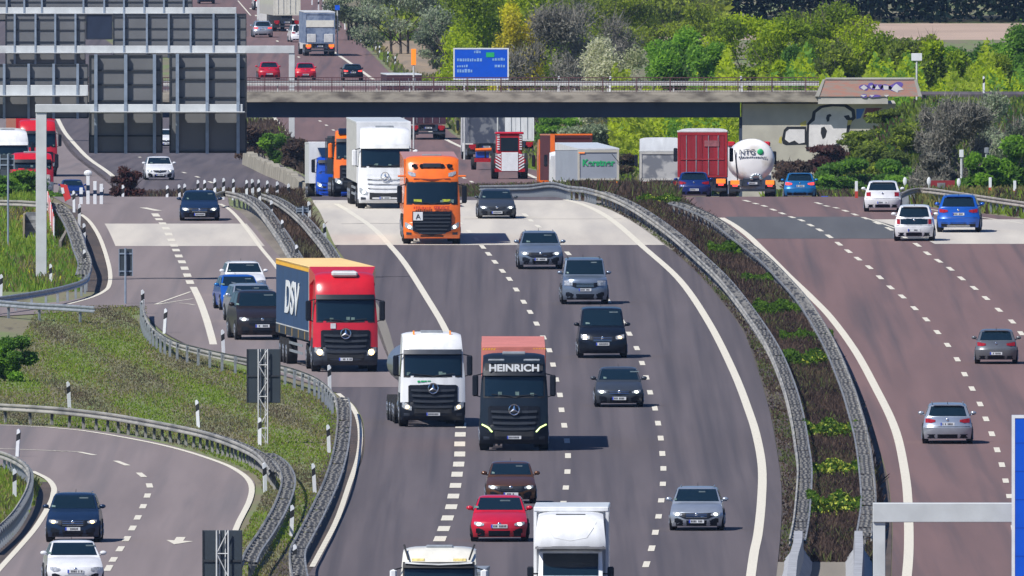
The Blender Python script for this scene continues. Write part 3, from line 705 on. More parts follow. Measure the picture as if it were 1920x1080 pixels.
# ---------------------------------------------------------------- lorries
def lorry(px, py, label, paintm, Y=None, yaw=0, width=None, style="star", H=3.75, grillem=None, bumperm=None, trailer=None, name="lorry", lamps="y", visor=None,
          roofm=None, mirrorm=None, header=None, drl=None, aframe=None, platey=True, cat="lorry", Wd=2.5, group="lorries on the motorway", X=None, pyaw=0.0, cabL=2.25, wind=None, beacons=False):
    Yp = Y if Y else Yof(py); sc = 1.0
    if width: sc = (width*Yp/FPX)/Wd
    root = place(name, px, Y=Yp, yaw=yaw, scale=sc)
    tag(root, label, cat, group)
    hW = Wd/2
    z_w0, z_w1 = wind or (1.95, 2.82)
    def hw(z): return hW*(0.97 if z < 0.5 else 1.0 if z < z_w0-.2 else 1-0.07*min(1.4, (z-z_w0+.2)/1.2))
    fr = [(0.95, 0.0), (z_w0-.05, 0.06), (z_w0, 0.07), (z_w1, 0.26), (z_w1+.05, 0.26), (z_w1+.12, 0.27), (H-.42, 0.48), (H-.12, 0.8), (H, 1.25)]
    if style == "daf": fr = [(0.95, 0.0), (z_w0-.05, 0.04), (z_w0, 0.05), (z_w1, 0.18), (z_w1+.1, 0.16), (z_w1+.2, 0.18), (H-.3, 0.42), (H-.08, 0.62), (H, 0.9)]
    rr = [(0.95, 0.0), (H-.12, 0), (H, 0.12)]
    b = MB(); sweep(b, fr, rr, cabL, hw, 0.22, 0.0, 0.1)
    b.build("cab", paintm, root, smooth=35)
    fs = Surf(fr, hw, 0.22, cabL)
    # windscreen with dark surround
    g = MB(); us = [-1, -.85, -.45, 0, .45, .85, 1]
    xs = [u*hW*.86 for u in us]
    band(g, fs, [u*hW*.90 for u in us], [z_w1+.02]*7, [z_w0-.04]*7, 0.010, 0.03); g.build("windscreen_surround", M["black"], root)
    g = MB(); band(g, fs, xs, [z_w1-.03]*7, [z_w0+.03]*7, 0.022, 0.02); wsn = g.build("windscreen", M["glass"], root, smooth=40)
    g = MB()
    for s_ in (-1, 1):
        x0 = 0.08*s_; g.tube((x0, fs.y(x0, z_w0)-.045, z_w0+.03), (x0+s_*.75, fs.y(x0+s_*.75, z_w0+.1)-.05, z_w0+.10), 0.012, n=5)
    g.build("wiper", M["black"], wsn)
    # things behind the glass: dash clutter shown as light spots just inside the rim
    g = MB(); rd = random.Random(int(px))
    for _ in range(3):
        x = rd.uniform(-.8, .8)*hW; g.box(x-.07, x+.07, fs.y(x, z_w0+.09)-.027, fs.y(x, z_w0+.09)-.02, z_w0+.04, z_w0+.10+rd.random()*.1)
    g.build("windscreen_pale_patch", mat("pale_glass_patch", (0.16, 0.24, 0.22), 0.5, var=0.4, nscale=6), wsn)
    # sun visor
    vm = visor or M["blackp"]
    if style == "star":
        g = MB(); xs2 = [u*hW*.9 for u in us]; vs = []
        for (dy, z) in ((-.03, z_w1+.16), (-.16, z_w1-.02), (-.13, z_w1-.04), (0.02, z_w1+.10)):
            for x in xs2: vs.append((x, fs.y(x, z_w1+.05)+dy, z))
        n = len(xs2); fs_ = [(r*n+i, r*n+i+1, ((r+1) % 4)*n+i+1, ((r+1) % 4)*n+i) for r in range(4) for i in range(n-1)]
        fs_ += [(0, n, 2*n, 3*n), (n-1, 4*n-1, 3*n-1, 2*n-1)]
        g.add(vs, fs_); g.build("sun_visor", vm, root, smooth=30)
    gm = grillem or M["blackp"]; bm_ = bumperm or M["blackp"]
    # grille
    g = MB()
    if style == "star":
        xs3 = [-.95, -.88, -.5, 0, .5, .88, .95]; g_top = z_w0-.33
        band(g, fs, xs3, [g_top-.04, g_top, g_top, g_top+.03, g_top, g_top, g_top-.04], [g_top-.9, g_top-.95]+[g_top-1.0]*3+[g_top-.95, g_top-.9], 0.02, 0.05, m=0)
        gr = g.build("grille", gm, root)
        for i in range(4):
            k = MB(); z = g_top-.16-.21*i; wv = .84-.03*i
            xs4 = [-wv, -wv*.6, 0, wv*.6, wv]
            band(k, fs, xs4, [z, z-.01, z-.02, z-.01, z], [z-.075, z-.095, z-.105, z-.095, z-.075], 0.075, 0.0, rows=1)
            k.build("grille_slat", mat("grille_slat", (0.035, 0.04, 0.05), 0.4, var=.2) if gm is M["blackp"] else gm, gr)
        if gm is not M["blackp"]:
            k = MB()
            for i in range(4):
                z = g_top-.27-.21*i; band(k, fs, [-.8, 0, .8], [z+.035, z+.02, z+.035], [z, z-.02, z], 0.03, 0.0, rows=1)
            k.build("grille_gap", M["black"], gr)
        star(root, fs.y(0, g_top-.15)-.14, g_top-.13, .19)
    else:
        g_top = z_w0-.33
        band(g, fs, [-.86, -.84, -.4, 0, .4, .84, .86], [g_top]*7, [g_top-.5, g_top-.85, g_top-1.02, g_top-1.04, g_top-1.02, g_top-.85, g_top-.5], 0.10, 0.0)
        gr = g.build("grille", M["blackp"], root)
        for i in range(6):
            k = MB(); z = g_top-.13-.16*i; wv = .80-.07*max(0, i-2)
            band(k, fs, [-wv, -wv*.5, 0, wv*.5, wv], [z]*5, [z-.055]*5, 0.13, 0.0, rows=1); k.build("grille_slat", mat("grille_slat", (0.035, 0.04, 0.05), 0.4, var=.2), gr)
    # bumper
    b = MB(); fb = [(0.26, 0.12), (0.34, 0.02), (0.5, -0.05), (0.95, -0.03), (1.0, 0.02)]
    def hb(z): return hW*(1.0 if z > .4 else .97)
    sweep(b, fb, [(0.26, 0), (1.0, 0)], 1.0, hb, 0.25, 0, 0.0); b.build("bumper", bm_ if style != "daf" else paintm, root, smooth=35)
    bs = Surf(fb, hb, 0.25, 1.0)
    g = MB()
    if style != "daf": band(g, bs, [-.72, -.66, 0, .66, .72], [.72, .78, .8, .78, .72], [.45, .42, .42, .42, .45], 0.012)
    else: band(g, bs, [-.5, 0, .5], [.40]*3, [.33]*3, 0.012)
    g.build("bumper_intake", M["black"], root)
    for s_ in (-1, 1):
        g = MB(); a = hW*.66; e = hW*.95; xs5 = [s_*(a+(e-a)*t) for t in (0, .4, .75, 1)]
        band(g, bs, xs5, [.78, .88, .95, .98], [.64, .66, .70, .78], 0.02, 0.05); hl = g.build("headlight", M["lens"] if drl is None else M["blackp"], root)
        if lamps:
            g = MB(); xc = a+(e-a)*.45; rr_ = 0.075 if lamps != "big" else .12
            g.ball((s_*xc, bs.y(xc, .78)-.045, .77), (rr_, .03, rr_), 10, 6); g.build("bulb", M["lampy"] if lamps in ("y", "big") else M["lampw"], hl, smooth=60)
        if drl:
            g = MB(); pts = [(a*.98, .70), (a+(e-a)*.35, .86), (e*.99, .97)]
            for p, q in zip(pts, pts[1:]):
                g.tube((s_*p[0], bs.y(p[0], p[1])-.04, p[1]), (s_*q[0], bs.y(q[0], q[1])-.04, q[1]), 0.028, n=6)
            g.build("daylight_strip", mat("lit_green_white", (.8, 1, .4), .3, emit=(.75, 1.0, .3), estr=1.3, var=.1), hl)
        g = MB(); band(g, bs, [s_*hW*.72, s_*hW*.9], [.52, .54], [.42, .42], 0.014); g.build("fog_lamp", M["dgrey"], root)
        # mirrors
        g = MB(); mx = s_*(hW+.17); g.box(mx-.11, mx+.11, .22, .36, z_w0+.02, z_w0+.80, ch=.05)
        mr = g.build("mirror", mirrorm or M["blackp"], root)
        g = MB(); g.tube((s_*(hW-.1), .32, z_w0+.85), (mx, .28, z_w0+.78), .022, n=6); g.tube((s_*(hW-.08), .3, z_w0-.02), (mx, .28, z_w0+.06), .022, n=6); g.build("mirror_arm", M["blackp"], mr)
        # side glass, door and steps
        g = MB(); zz0, zz1 = z_w0, z_w1-.05; xx0, xx1 = s_*(hw(zz0)+.006), s_*(hw(zz1)+.006)
        vs = [(xx0, .62, zz0), (xx0, 1.35, zz0), (xx1, 1.3, zz1), (xx1, .66, zz1)]; vs += [(x-s_*.03, y, z) for x, y, z in vs]
        g.add(vs, [(0, 1, 2, 3), (4, 7, 6, 5), (0, 4, 5, 1), (1, 5, 6, 2), (2, 6, 7, 3), (3, 7, 4, 0)]); g.build("side_window", M["glass"], root)
        g = MB(); xq = s_*(hW+.004); g.box(min(xq, xq-s_*.03), max(xq, xq-s_*.03), .45, 1.75, .45, 1.3); g.build("step_panel", bm_, root)
    plate(root, 0.0 if style != "x" else .3, -0.05-.03, .5)
    # roof kit
    g = MB(); g.box(-.42, .42, 1.15, 1.6, H-.04, H+.06, ch=.02); g.build("roof_hatch", M["galv"], root)
    for s_ in ((-1, 1) if beacons else ()):
        g = MB(); g.tube((s_*.7, .95, H-.15), (s_*.7, .95, H+.06), .04, .03, n=8); g.build("beacon", M["amber"], root)
    for x in (-hW+.17, hW-.17):
        wheel(root, x, 1.25, .5, .33, M["alu"], .55)
    # chassis and drive axle
    tl = trailer or dict(kind="box", L=12.5, h=H, m=paintm)
    g = MB()
    g.box(-.45, .45, 1.0, 6.4, .7, 1.0); g.build("chassis", M["blackp"], root)
    for x in (-hW+.25, hW-.25): wheel(root, x, 5.1, .5, .5, M["alu"], .5)
    for s_ in (-1, 1):
        g = MB(); g.tube((s_*(hW-.35), 2.6, .75), (s_*(hW-.35), 3.9, .75), .32, n=14); g.build("fuel_tank", M["alu"], root, smooth=40)
    # trailer (turns slightly about its coupling)
    tr = bpy.data.objects.new("trailer", None); COL.objects.link(tr); tr.parent = root; tr.location = (0, 2.75, 0); tr.rotation_euler = (0, 0, R(pyaw))
    k = tl["kind"]; h = tl.get("h", 3.9); TL = tl.get("L", 13.0); tw = tl.get("w", 2.52)/2; tm = tl.get("m", M["white"]); zb = tl.get("zb", 1.15)
    y0, y1 = 0.1, TL
    if k in ("box", "curtain", "tipper"):
        g = MB(); g.box(-tw, tw, y0, y1, zb, h-.06, 0, ch=.015); g.build("trailer_body", tl.get("sidem", tm), tr)
        g = MB(); g.box(-tw-.012, tw+.012, y0-.012, y1+.012, h-.10, h, 0, ch=.012); g.build("trailer_roof", tl.get("roofm", tm), tr)
        g = MB(); g.box(-tw-.006, tw+.006, y0-.03, y0, zb, h-.1); g.build("trailer_front", tl.get("frontm", tm), tr)
        if k == "curtain":
            for s_ in (-1, 1):
                g = MB(); x = s_*(tw+.012); g.box(min(x, x-s_*.03), max(x, x-s_*.03), y0, y1, h-.22, h-.02); g.build("cant_rail", tl["railm"], tr)
                g = MB(); g.box(min(x, x-s_*.03), max(x, x-s_*.03), y0, y1, zb-.02, zb+.32); g.box(min(x, x-s_*.04), max(x, x-s_*.04), y0, y1, zb+.32, zb+.36, 1); g.build("side_rave", [tl.get("ravem", M["dgrey"]), M["galvl"]], tr)
                g = MB(); g.box(min(x, x-s_*.05), max(x, x-s_*.05), y0-.02, y0+.12, zb, h-.1); g.build("corner_post", M["galvl"], tr)
                g = MB()
                for i in range(5):
                    yy = y0+1.6+i*2.6; g.box(min(x*1.01, x*1.01-s_*.05), max(x*1.01, x*1.01-s_*.05), yy, yy+.12, zb-.0, zb+.3)
                g.build("side_latch", mat("latch_ochre", (.5, .30, .06), .5, var=.3), tr)
        if k == "tipper":
            g = MB()
            for s_ in (-1, 1):
                for i in range(8): x = s_*(tw+.03); yy = y0+.3+i*1.5; g.box(min(x, s_*tw), max(x, s_*tw), yy, yy+.1, zb, h-.1)
            g.build("side_rib", tm, tr)
    if k == "tank":
        n = 22; g = MB(); rw, rh = tw*.94, (h-1.35)/2; zc = 1.35+rh
        rings = [(y0-.02, .0), (y0+.02, .55), (y0+.25, .92), (y0+.5, 1), (y1-.4, 1), (y1-.15, .9), (y1, .5), (y1+.03, 0)]
        for (y, q) in rings:
            for i in range(n): t = 2*math.pi*i/n; g.v.append((rw*q*math.cos(t), y, zc+rh*q*math.sin(t)))
        for j in range(len(rings)-1):
            for i in range(n): g.f.append((j*n+i, j*n+(i+1) % n, (j+1)*n+(i+1) % n, (j+1)*n+i)); g.m.append(0)
        g.build("tank", tm, tr, smooth=50)
    g = MB(); g.box(-.5, .5, y0+1, y1-.2, .85, zb+.01); g.build("trailer_chassis", M["blackp"], tr)
    for s_ in (-1, 1):
        g = MB(); x = s_*(tw-.06)
        for z in (.55, .85): g.box(min(x, x-s_*.04), max(x, x-s_*.04), 3.6, y1-4.6, z-.05, z+.05)
        g.build("side_guard", M["galv"], tr)
        g = MB(); g.tube((s_*(tw-.25), 2.2, .75), (s_*(tw-.25), 2.2, 1.15), .07, n=8); g.build("landing_leg", M["dgrey"], tr)
    for i in range(3):
        for x in (-tw+.2, tw-.2): wheel(tr, x, y1-4.2+i*1.31, .5, .38, M["alu"], .5)
    root["_hw"] = hW
    return root, tr, fs, bs

def lorry_rear(px, label, Y, Wd, H, bm, roofm=None, frame=None, L=13.5, zb=1.1, yaw=0, doors=True, lights="amber", tank=False, text=None, cabm=None, cat="lorry", cabH=3.6, name="lorry",
               width=None, group="lorries on the motorway", roof_tilt=0.0, zoff=0.0):
    root = place(name, px, Y=Y, yaw=yaw, rear=True, L=L+3.2); root.location.z += zoff
    tag(root, label, cat, group)
    y1 = L+3.2; y0 = 3.0; tw = Wd/2; fm = frame or bm
    if not tank:
        g = MB(); g.box(-tw, tw, y0, y1, zb, H-.07); g.build("trailer_body", bm, root)
        g = MB()
        if roof_tilt: g.add([(-tw-.02, y0, H-.1), (tw+.02, y0, H-.1), (tw+.02, y1, H-.1), (-tw-.02, y1, H-.1), (-tw-.02, y0, H+roof_tilt), (tw+.02, y0, H+roof_tilt), (tw+.02, y1, H), (-tw-.02, y1, H)], [(0, 3, 2, 1), (4, 5, 6, 7), (0, 1, 5, 4), (1, 2, 6, 5), (2, 3, 7, 6), (3, 0, 4, 7)])
        else: g.box(-tw-.02, tw+.02, y0, y1+.01, H-.1, H, ch=.02)
        g.build("trailer_roof", roofm or bm, root)
        g = MB()
        for (a, b_, c, d) in ((-tw, -tw+.12, zb, H-.1), (tw-.12, tw, zb, H-.1), (-tw+.12, tw-.12, H-.24, H-.1), (-tw+.12, tw-.12, zb, zb+.1)): g.box(a, b_, y1, y1+.04, c, d)
        g.build("rear_frame", fm, root)
        if doors:
            for s_ in (-1, 1):
                g = MB(); g.box(min(s_*.02, s_*(tw-.14)), max(s_*.02, s_*(tw-.14)), y1, y1+.025, zb+.12, H-.26); d_ = g.build("rear_door", bm, root)
                g = MB()
                for q in (.28, .72): x = s_*(tw-.14)*q; g.tube((x, y1+.04, zb+.1), (x, y1+.04, H-.25), .022, n=6)
                g.build("locking_bar", M["galv"], d_)
    else:
        n = 26; g = MB(); rw, rh = tw*.96, (H-.95)/2; zc = .95+rh
        rings = [(y0, .0), (y0+.05, .6), (y0+.4, 1), (y1-.35, 1), (y1-.16, .93), (y1-.05, .7), (y1, .4), (y1+.02, 0)]
        for (y, q) in rings:
            for i in range(n): t = 2*math.pi*i/n; g.v.append((rw*q*math.cos(t), y, zc+rh*q*math.sin(t)))
        for j in range(len(rings)-1):
            for i in range(n): g.f.append((j*n+i, j*n+(i+1) % n, (j+1)*n+(i+1) % n, (j+1)*n+i)); g.m.append(0)
        g.build("tank", bm, root, smooth=50)
        g = MB(); g.tube((.78, y1-.1, .9), (.95, y1+.0, H-.6), .03, n=6); g.build("hose", M["black"], root)
        g = MB()
        for i in range(7):
            t = i/6*math.pi; g.ball((-.2+.25*math.cos(t), y1-.06, 1.12+.18*math.sin(t)), (.12, .1, .11), 8, 5)
        g.build("rear_valve", M["chrome"], root)
    # chassis, lights, underrun
    g = MB(); g.box(-.5, .5, 1.5, y1-.1, .7, zb+.02 if not tank else 1.1); g.box(-tw+.05, tw-.05, y1-.12, y1-.02, .42, .56); g.build("underrun_bar", M["dgrey"], root)
    for s_ in (-1, 1):
        x0, x1 = (tw-.55, tw-.08); g = MB(); a, b_ = min(s_*x0, s_*x1), max(s_*x0, s_*x1)
        g.box(a, b_, y1-.04, y1+.05, .78, 1.02, ch=.015)
        g.build("rear_lamp", M["amber"] if lights == "amber" else M["red"], root)
        g = MB(); g.box(a+.1, b_-.1, y1-.03, y1+.06, .68, .79, ch=.01); g.build("brake_lamp", M["redlit"] if lights == "amber" else M["red"], root)
        g = MB(); g.box(a-.03, b_+.03, y1-.3, y1-.27, .35, .75); g.build("mudflap", M["black"], root)
    plate(root, 0, y1+.0, .86, face=1)
    for i in range(3):
        for x in (-tw+.2, tw-.2): wheel(root, x, y1-1.2-i*1.3, .5, .38, M["alu"], .5)
    for x in (-tw+.2, tw-.2): wheel(root, x, 1.25, .5, .33, M["alu"], .5)
    # cab ahead
    g = MB()
    sweep(g, [(0.5, 0), (1.9, 0.05), (2.8, .3), (cabH-.3, .6), (cabH, 1.1)], [(0.5, 0), (cabH, 0)], 2.2, lambda z: 1.22, .2, 0, .1); g.build("cab", cabm or M["white"], root, smooth=35)
    for s_ in (-1, 1):
        g = MB(); g.box(s_*1.42-.1, s_*1.42+.1, .25, .38, 1.9, 2.6, ch=.04); g.build("mirror", M["blackp"], root)
    return root, y1
# ================================================================ fleet
navyside = mat("trailer_navy", (0.022, 0.062, 0.155), .55, var=.25, scale=(1, 1, .2), nscale=2.5, detail=6)
yroof = mat("tarpaulin_yellow", (0.80, 0.56, 0.24), .7, var=.12, nscale=.8, scale=(1, .2, 1)); yrail = mat("rail_yellow", (0.88, 0.46, 0.03), .5, var=.1)
rr_, tr_, fs_, bs_ = lorry(648, 700, "red cabover lorry with a navy curtain trailer and yellow roof, on the left slip lane", P["truckred"], yaw=3.2, pyaw=2.6, width=122, H=3.82, cat="lorry",
    bumperm=M["dgrey"], trailer=dict(kind="curtain", L=13.6, h=4.0, roofm=yroof, railm=yrail, sidem=navyside, frontm=P["truckred"], m=navyside, ravem=M["dgrey"]), lamps="big")
word("lettering", "DSV", 1.75, (-1.285, 7.2, 2.55), (R(90), 0, R(-90)), M["signwhite"], tr_, 0.01, shear=0.25, sx=1.75, off=0.04)
g = MB(); g.box(-.5, .5, .62, 1.5, 3.66, 3.86, ch=.06); g.build("roof_window", M["galvl"], rr_)
g = MB(); g.box(-.58, -.38, .02, .045, 1.68, 1.88); g.build("cab_sticker", M["plate"], rr_)
g = MB()
vs = [(-1.22, 1.0, 3.6), (1.22, 1.0, 3.6), (1.27, 2.6, 4.0), (-1.27, 2.6, 4.0), (-1.22, 2.2, 3.3), (1.22, 2.2, 3.3), (1.27, 2.6, 3.4), (-1.27, 2.6, 3.4)]
g.add([(-1.1, 1.5, 3.7), (1.1, 1.5, 3.7), (1.27, 2.55, 4.0), (-1.27, 2.55, 4.0), (-1.1, 1.5, 3.6), (1.1, 1.5, 3.6), (1.27, 2.55, 3.3), (-1.27, 2.55, 3.3)],
      [(0, 1, 2, 3), (4, 7, 6, 5), (0, 4, 5, 1), (1, 5, 6, 2), (2, 6, 7, 3), (3, 7, 4, 0)])
g.build("roof_fairing", P["truckred"], rr_)

rr_, tr_, fs_, bs_ = lorry(964, 848, "black cabover lorry with white name across its header and a faded pink tipper body behind", P["charcoal"], yaw=0.3, pyaw=-.2, width=128, H=3.55, wind=(1.98, 2.78),
    trailer=dict(kind="tipper", L=14.5, w=2.3, h=3.76, m=mat("tipper_pink", (0.60, 0.20, 0.16), .6, var=.2, nscale=1.2)), lamps=None, drl=True)
hd_ = MB(); band(hd_, fs_, [-1.06, -.5, 0, .5, 1.06], [3.2]*5, [2.88]*5, .03, .05); h_ = hd_.build("header_board", M["black"], rr_)
word("lettering", "HEINRICH", .35, (0, fs_.y(0, 3.0)-.05-.12, 3.03), (R(90), 0, 0), M["signwhite"], rr_, .01, sx=1.17, off=.012)
g = MB()
for s_ in (-1, 1):
    for i in range(5): x = s_*(.72+i*.1); g.add([(x-.03, .0+2.82, 3.62), (x+.02, 2.82, 3.62), (x+.06, 2.82, 3.7), (x+.01, 2.82, 3.7)], [(0, 1, 2, 3)])
g.build("hazard_stripe", M["yellow"], rr_)
g = MB()
for s_ in (-1, 1): g.box(min(s_*.35, s_*.95), max(s_*.35, s_*.95), .42, .5, 3.28, 3.36, ch=.02)
g.build("lamp_bar", M["galv"], rr_)

rr_, tr_, fs_, bs_ = lorry(812, 803, "white cabover lorry with a dark grille and a silver tank, beside the black lorry", M["white"], yaw=3.0, pyaw=1.6, width=122, H=3.62, beacons=True,
    trailer=dict(kind="tank", L=8.5, h=3.0, w=2.2, m=M["alu"]), lamps="y", visor=M["dgrey"])
g = MB()
for i in range(4): g.box(-.6+i*.13, -.5+i*.13+(.02 if i % 2 else 0), fs_.y(.4, 1.75)-.02, fs_.y(.4, 1.75)-.012, 1.72+.01*i, 1.79)
g.build("green_logo", M["green"], rr_)

rr_, tr_, fs_, bs_ = lorry(810, 460, "bright orange cabover lorry with roof lamps and a white placard on its grille", P["orange"], yaw=.9, pyaw=.1, width=107, H=3.86, style="daf", lamps="w", mirrorm=M["blackp"],
    trailer=dict(kind="box", L=13, w=2.38, h=3.68, m=P["orange"]), wind=(1.78, 2.72))
g = MB()
for i in range(6): x = -.75+i*.3; g.tube((x, .40, 3.43), (x, .30, 3.43), .10, n=10)
g.box(-.9, .9, .40, .46, 3.36, 3.50, ch=.02); g.build("roof_lamp_bar", M["blackp"], rr_)
g = MB(); g.box(-.4, .4, .28, .36, 3.36, 3.55, ch=.02); g.build("roof_sign", M["dgrey"], rr_)
for s_ in (-1, 1):
    g = MB(); band(g, fs_, [s_*.72, s_*.9, s_*1.05], [3.12, 3.17, 3.2], [2.97, 2.98, 3.08], .02); g.build("visor_lamp", M["lens"], rr_)
    g = MB(); band(g, fs_, [s_*.45, s_*.6, s_*.8], [1.98, 1.98, 1.98], [1.84, 1.84, 1.84], .03); g.build("windscreen_strip", mat("yellowgreen", (.45, .5, .03), .5, var=.4, nscale=9), rr_)
g = MB(); band(g, fs_, [-.8, 0, .8], [2.90, 2.86, 2.90], [2.84, 2.78, 2.84], .02); g.build("visor_gap", mat("dark_orange", (.25, .03, .005), .5, var=.2), rr_)
word("lettering", "SERVICE", .19, (.42, -.03, 1.60), (R(90), 0, 0), mat("lettering_red", (.42, .02, .05), .5, var=.2), rr_, .005, off=.004)
g = MB(); rd = random.Random(5); xx = -.8
while xx < -.05:
    ww = rd.uniform(.03, .08); g.box(xx, xx+ww, -.03, -.02, 1.55, 1.55+rd.uniform(.07, .12)); xx += ww+.035
g.build("faint_lettering", mat("lettering_orange", (.62, .06, .03), .5, var=.2), rr_)
g = MB(); g.box(-.82, -.40, -.12, -.08, 1.05, 1.42, ch=.01); pl_ = g.build("placard", M["signwhite"], rr_)
word("lettering", "A", .32, (-.61, -.135, 1.22), (R(90), 0, 0), M["black"], pl_, .005)
g = MB()
for s_ in (-1, 1): g.box(min(s_*1.15, s_*1.5), max(s_*1.15, s_*1.5), .15, .3, 2.95, 3.03, ch=.02)
g.build("mirror_shell", P["orange"], rr_)

rr_, tr_, fs_, bs_ = lorry(722, 393, "all white lorry with a tall white trailer, just left of the bright orange lorry", M["white"], yaw=1.5, pyaw=.8, width=101, H=3.78, grillem=M["white"], bumperm=M["white"], mirrorm=M["white"],
    trailer=dict(kind="box", L=13.4, h=4.0, m=M["white"], sidem=M["dirtyw"]), lamps="w", visor=M["galvl"])
rr_, tr_, fs_, bs_ = lorry(672, 0, "orange lorry with a round roof half hidden behind the tall white lorry", P["orange"], Y=1668, yaw=2.0, width=92, H=3.45, bumperm=M["blackp"], mirrorm=P["orange"],
    trailer=dict(kind="tipper", L=8, h=3.1, m=M["dgrey"]), lamps="w")
g = MB(); g.box(-1.0, -.45, .55, 1.4, 3.16, 3.5, ch=.05); g.build("roof_box", P["navy"], rr_)
rr_, tr_, fs_, bs_ = lorry(628, 0, "small blue lorry with a white box body behind the orange lorry", P["truckblue"], Y=1700, yaw=2.5, width=70, H=2.5, Wd=2.2, grillem=P["truckblue"], bumperm=P["truckblue"],
    trailer=dict(kind="box", L=6.5, h=3.35, w=2.85, m=M["white"], zb=.9), lamps="w", wind=(1.5, 2.1), style="star")
g = MB()
g.add([(-.75, .9, 2.45), (.75, .9, 2.45), (.95, 2.2, 3.0), (-.95, 2.2, 3.0), (-.75, 2.2, 2.3), (.75, 2.2, 2.3)], [(0, 1, 2, 3), (0, 3, 4), (1, 5, 2), (2, 5, 4, 3), (0, 4, 5, 1)]); g.build("wind_deflector", P["navy"], rr_)

# the two at the bottom edge
Yw = 1052
root = place("box_van", 1069, Y=Yw, yaw=-0.8); tag(root, "white box van with a rounded sleeper pod above its windscreen, at the bottom edge", "van", "lorries on the motorway")
g = MB(); sweep(g, [(.3, .1), (.5, 0), (1.1, .02), (1.3, .35), (1.42, .9), (2.2, 1.35), (2.3, 1.7)], [(.3, 0), (2.3, 0)], 2.6, lambda z: .98-.03*max(0, z-1.3), .2, 0, .05); cabv = g.build("cab", M["white"], root, smooth=35)
fsv = Surf([(.3, .1), (.5, 0), (1.1, .02), (1.3, .35), (1.42, .9), (2.2, 1.35), (2.3, 1.7)], lambda z: .98-.03*max(0, z-1.3), .2, 2.6)
g = MB(); band(g, fsv, [-.84, -.45, 0, .45, .84], [2.12]*5, [1.46]*5, .02); g.build("windscreen", M["glass"], root, smooth=40)
g = MB(); band(g, fsv, [-.5, 0, .5], [1.0]*3, [.75]*3, .02); g.build("grille", M["blackp"], root)
for s_ in (-1, 1):
    g = MB(); band(g, fsv, [s_*.6, s_*.85], [1.1, 1.1], [.85, .85], .02); g.build("headlight", M["lens"], root)
    g = MB(); g.box(s_*1.22-.1, s_*1.22+.1, 1.15, 1.27, 1.4, 1.72, ch=.04); g.tube((s_*.9, 1.25, 1.5), (s_*1.15, 1.2, 1.5), .025, n=6); g.build("mirror", M["blackp"], root)
    wheel(root, s_*.86, .95, .36, .22); wheel(root, s_*.95, 5.2, .36, .22)
g = MB(); g.box(-1.125, 1.125, 2.5, 7.2, .8, 3.42, ch=.03); g.box(-1.14, 1.14, 2.38, 7.2, 3.36, 3.50, ch=.02); g.box(-1.14, -1.05, 2.4, 2.5, .8, 3.4); g.box(1.05, 1.14, 2.4, 2.5, .8, 3.4); g.build("box_body", M["dirtyw"] if False else M["white"], root)
g = MB(); sweep(g, [(2.26, .85), (2.34, .62), (2.5, .6), (2.95, .78), (3.2, 1.1), (3.34, 1.7), (3.36, 2.2)], [(2.26, 0), (3.36, 0)], 2.5, lambda z: 1.07-.10*max(0, z-2.5), .25, 0, .08); g.build("sleeper_pod", M["white"], root, smooth=35)
fsp = Surf([(2.26, .85), (2.34, .62), (2.5, .6), (2.95, .78), (3.2, 1.1), (3.34, 1.7), (3.36, 2.2)], lambda z: 1.07-.1*max(0, z-2.5), .25, 2.5)
g = MB(); xs_ = [-.78, -.7, -.5, 0, .5, .7, .78]; 
for i in range(len(xs_)-1):
    za = 2.55+.0; f_ = lambda x: 2.52 if abs(x) < .3 else 2.52+.55*((abs(x)-.3)/.48)**2
    g.tube((xs_[i], fsp.y(xs_[i], f_(xs_[i]))-.0, f_(xs_[i])), (xs_[i+1], fsp.y(xs_[i+1], f_(xs_[i+1]))-.0, f_(xs_[i+1])), .012, n=5)
g.build("moulding", M["galvl"], root)
g = MB(); band(g, fsp, [-1.02, -.5, 0, .5, 1.02], [2.35]*5, [2.335]*5, .01, .01, rows=1); g.build("pod_seam", M["dgrey"], root)
g = MB(); g.box(-.45, .45, 1.45, 1.6, 3.24, 3.31, ch=.01); g.build("roof_marker", M["dgrey"], root)

rr_, tr_, fs_, bs_ = lorry(822, 0, "cream white lorry cab with black sun visor, cut off by the bottom edge", P["cream"], Y=1022, yaw=-1.5, pyaw=-1.0, H=3.42, cat="lorry", lamps=None, visor=M["black"], mirrorm=M["white"], width=150,
    trailer=dict(kind="box", L=6, h=2.6, m=M["galv"]))
for s_ in (-1, 1):
    g = MB(); band(g, fs_, [s_*.45, s_*.85], [3.08, 3.08], [3.0, 3.0], .03); g.build("lamp_strip", mat("lamp_amberish", (.75, .62, .25), .4, var=.4, nscale=12), rr_)
    g = MB(); g.tube((s_*.95, .45, 3.05), (s_*1.1, .9, 3.5), .03, n=6); g.build("air_horn", M["black"], rr_)
g = MB(); band(g, fs_, [-1.05, -.6, 0, .6, 1.05], [2.98, 2.95, 2.93, 2.95, 2.98], [2.935, 2.905, 2.885, 2.905, 2.935], .17, .01); g.build("visor_trim", M["galvl"], rr_)

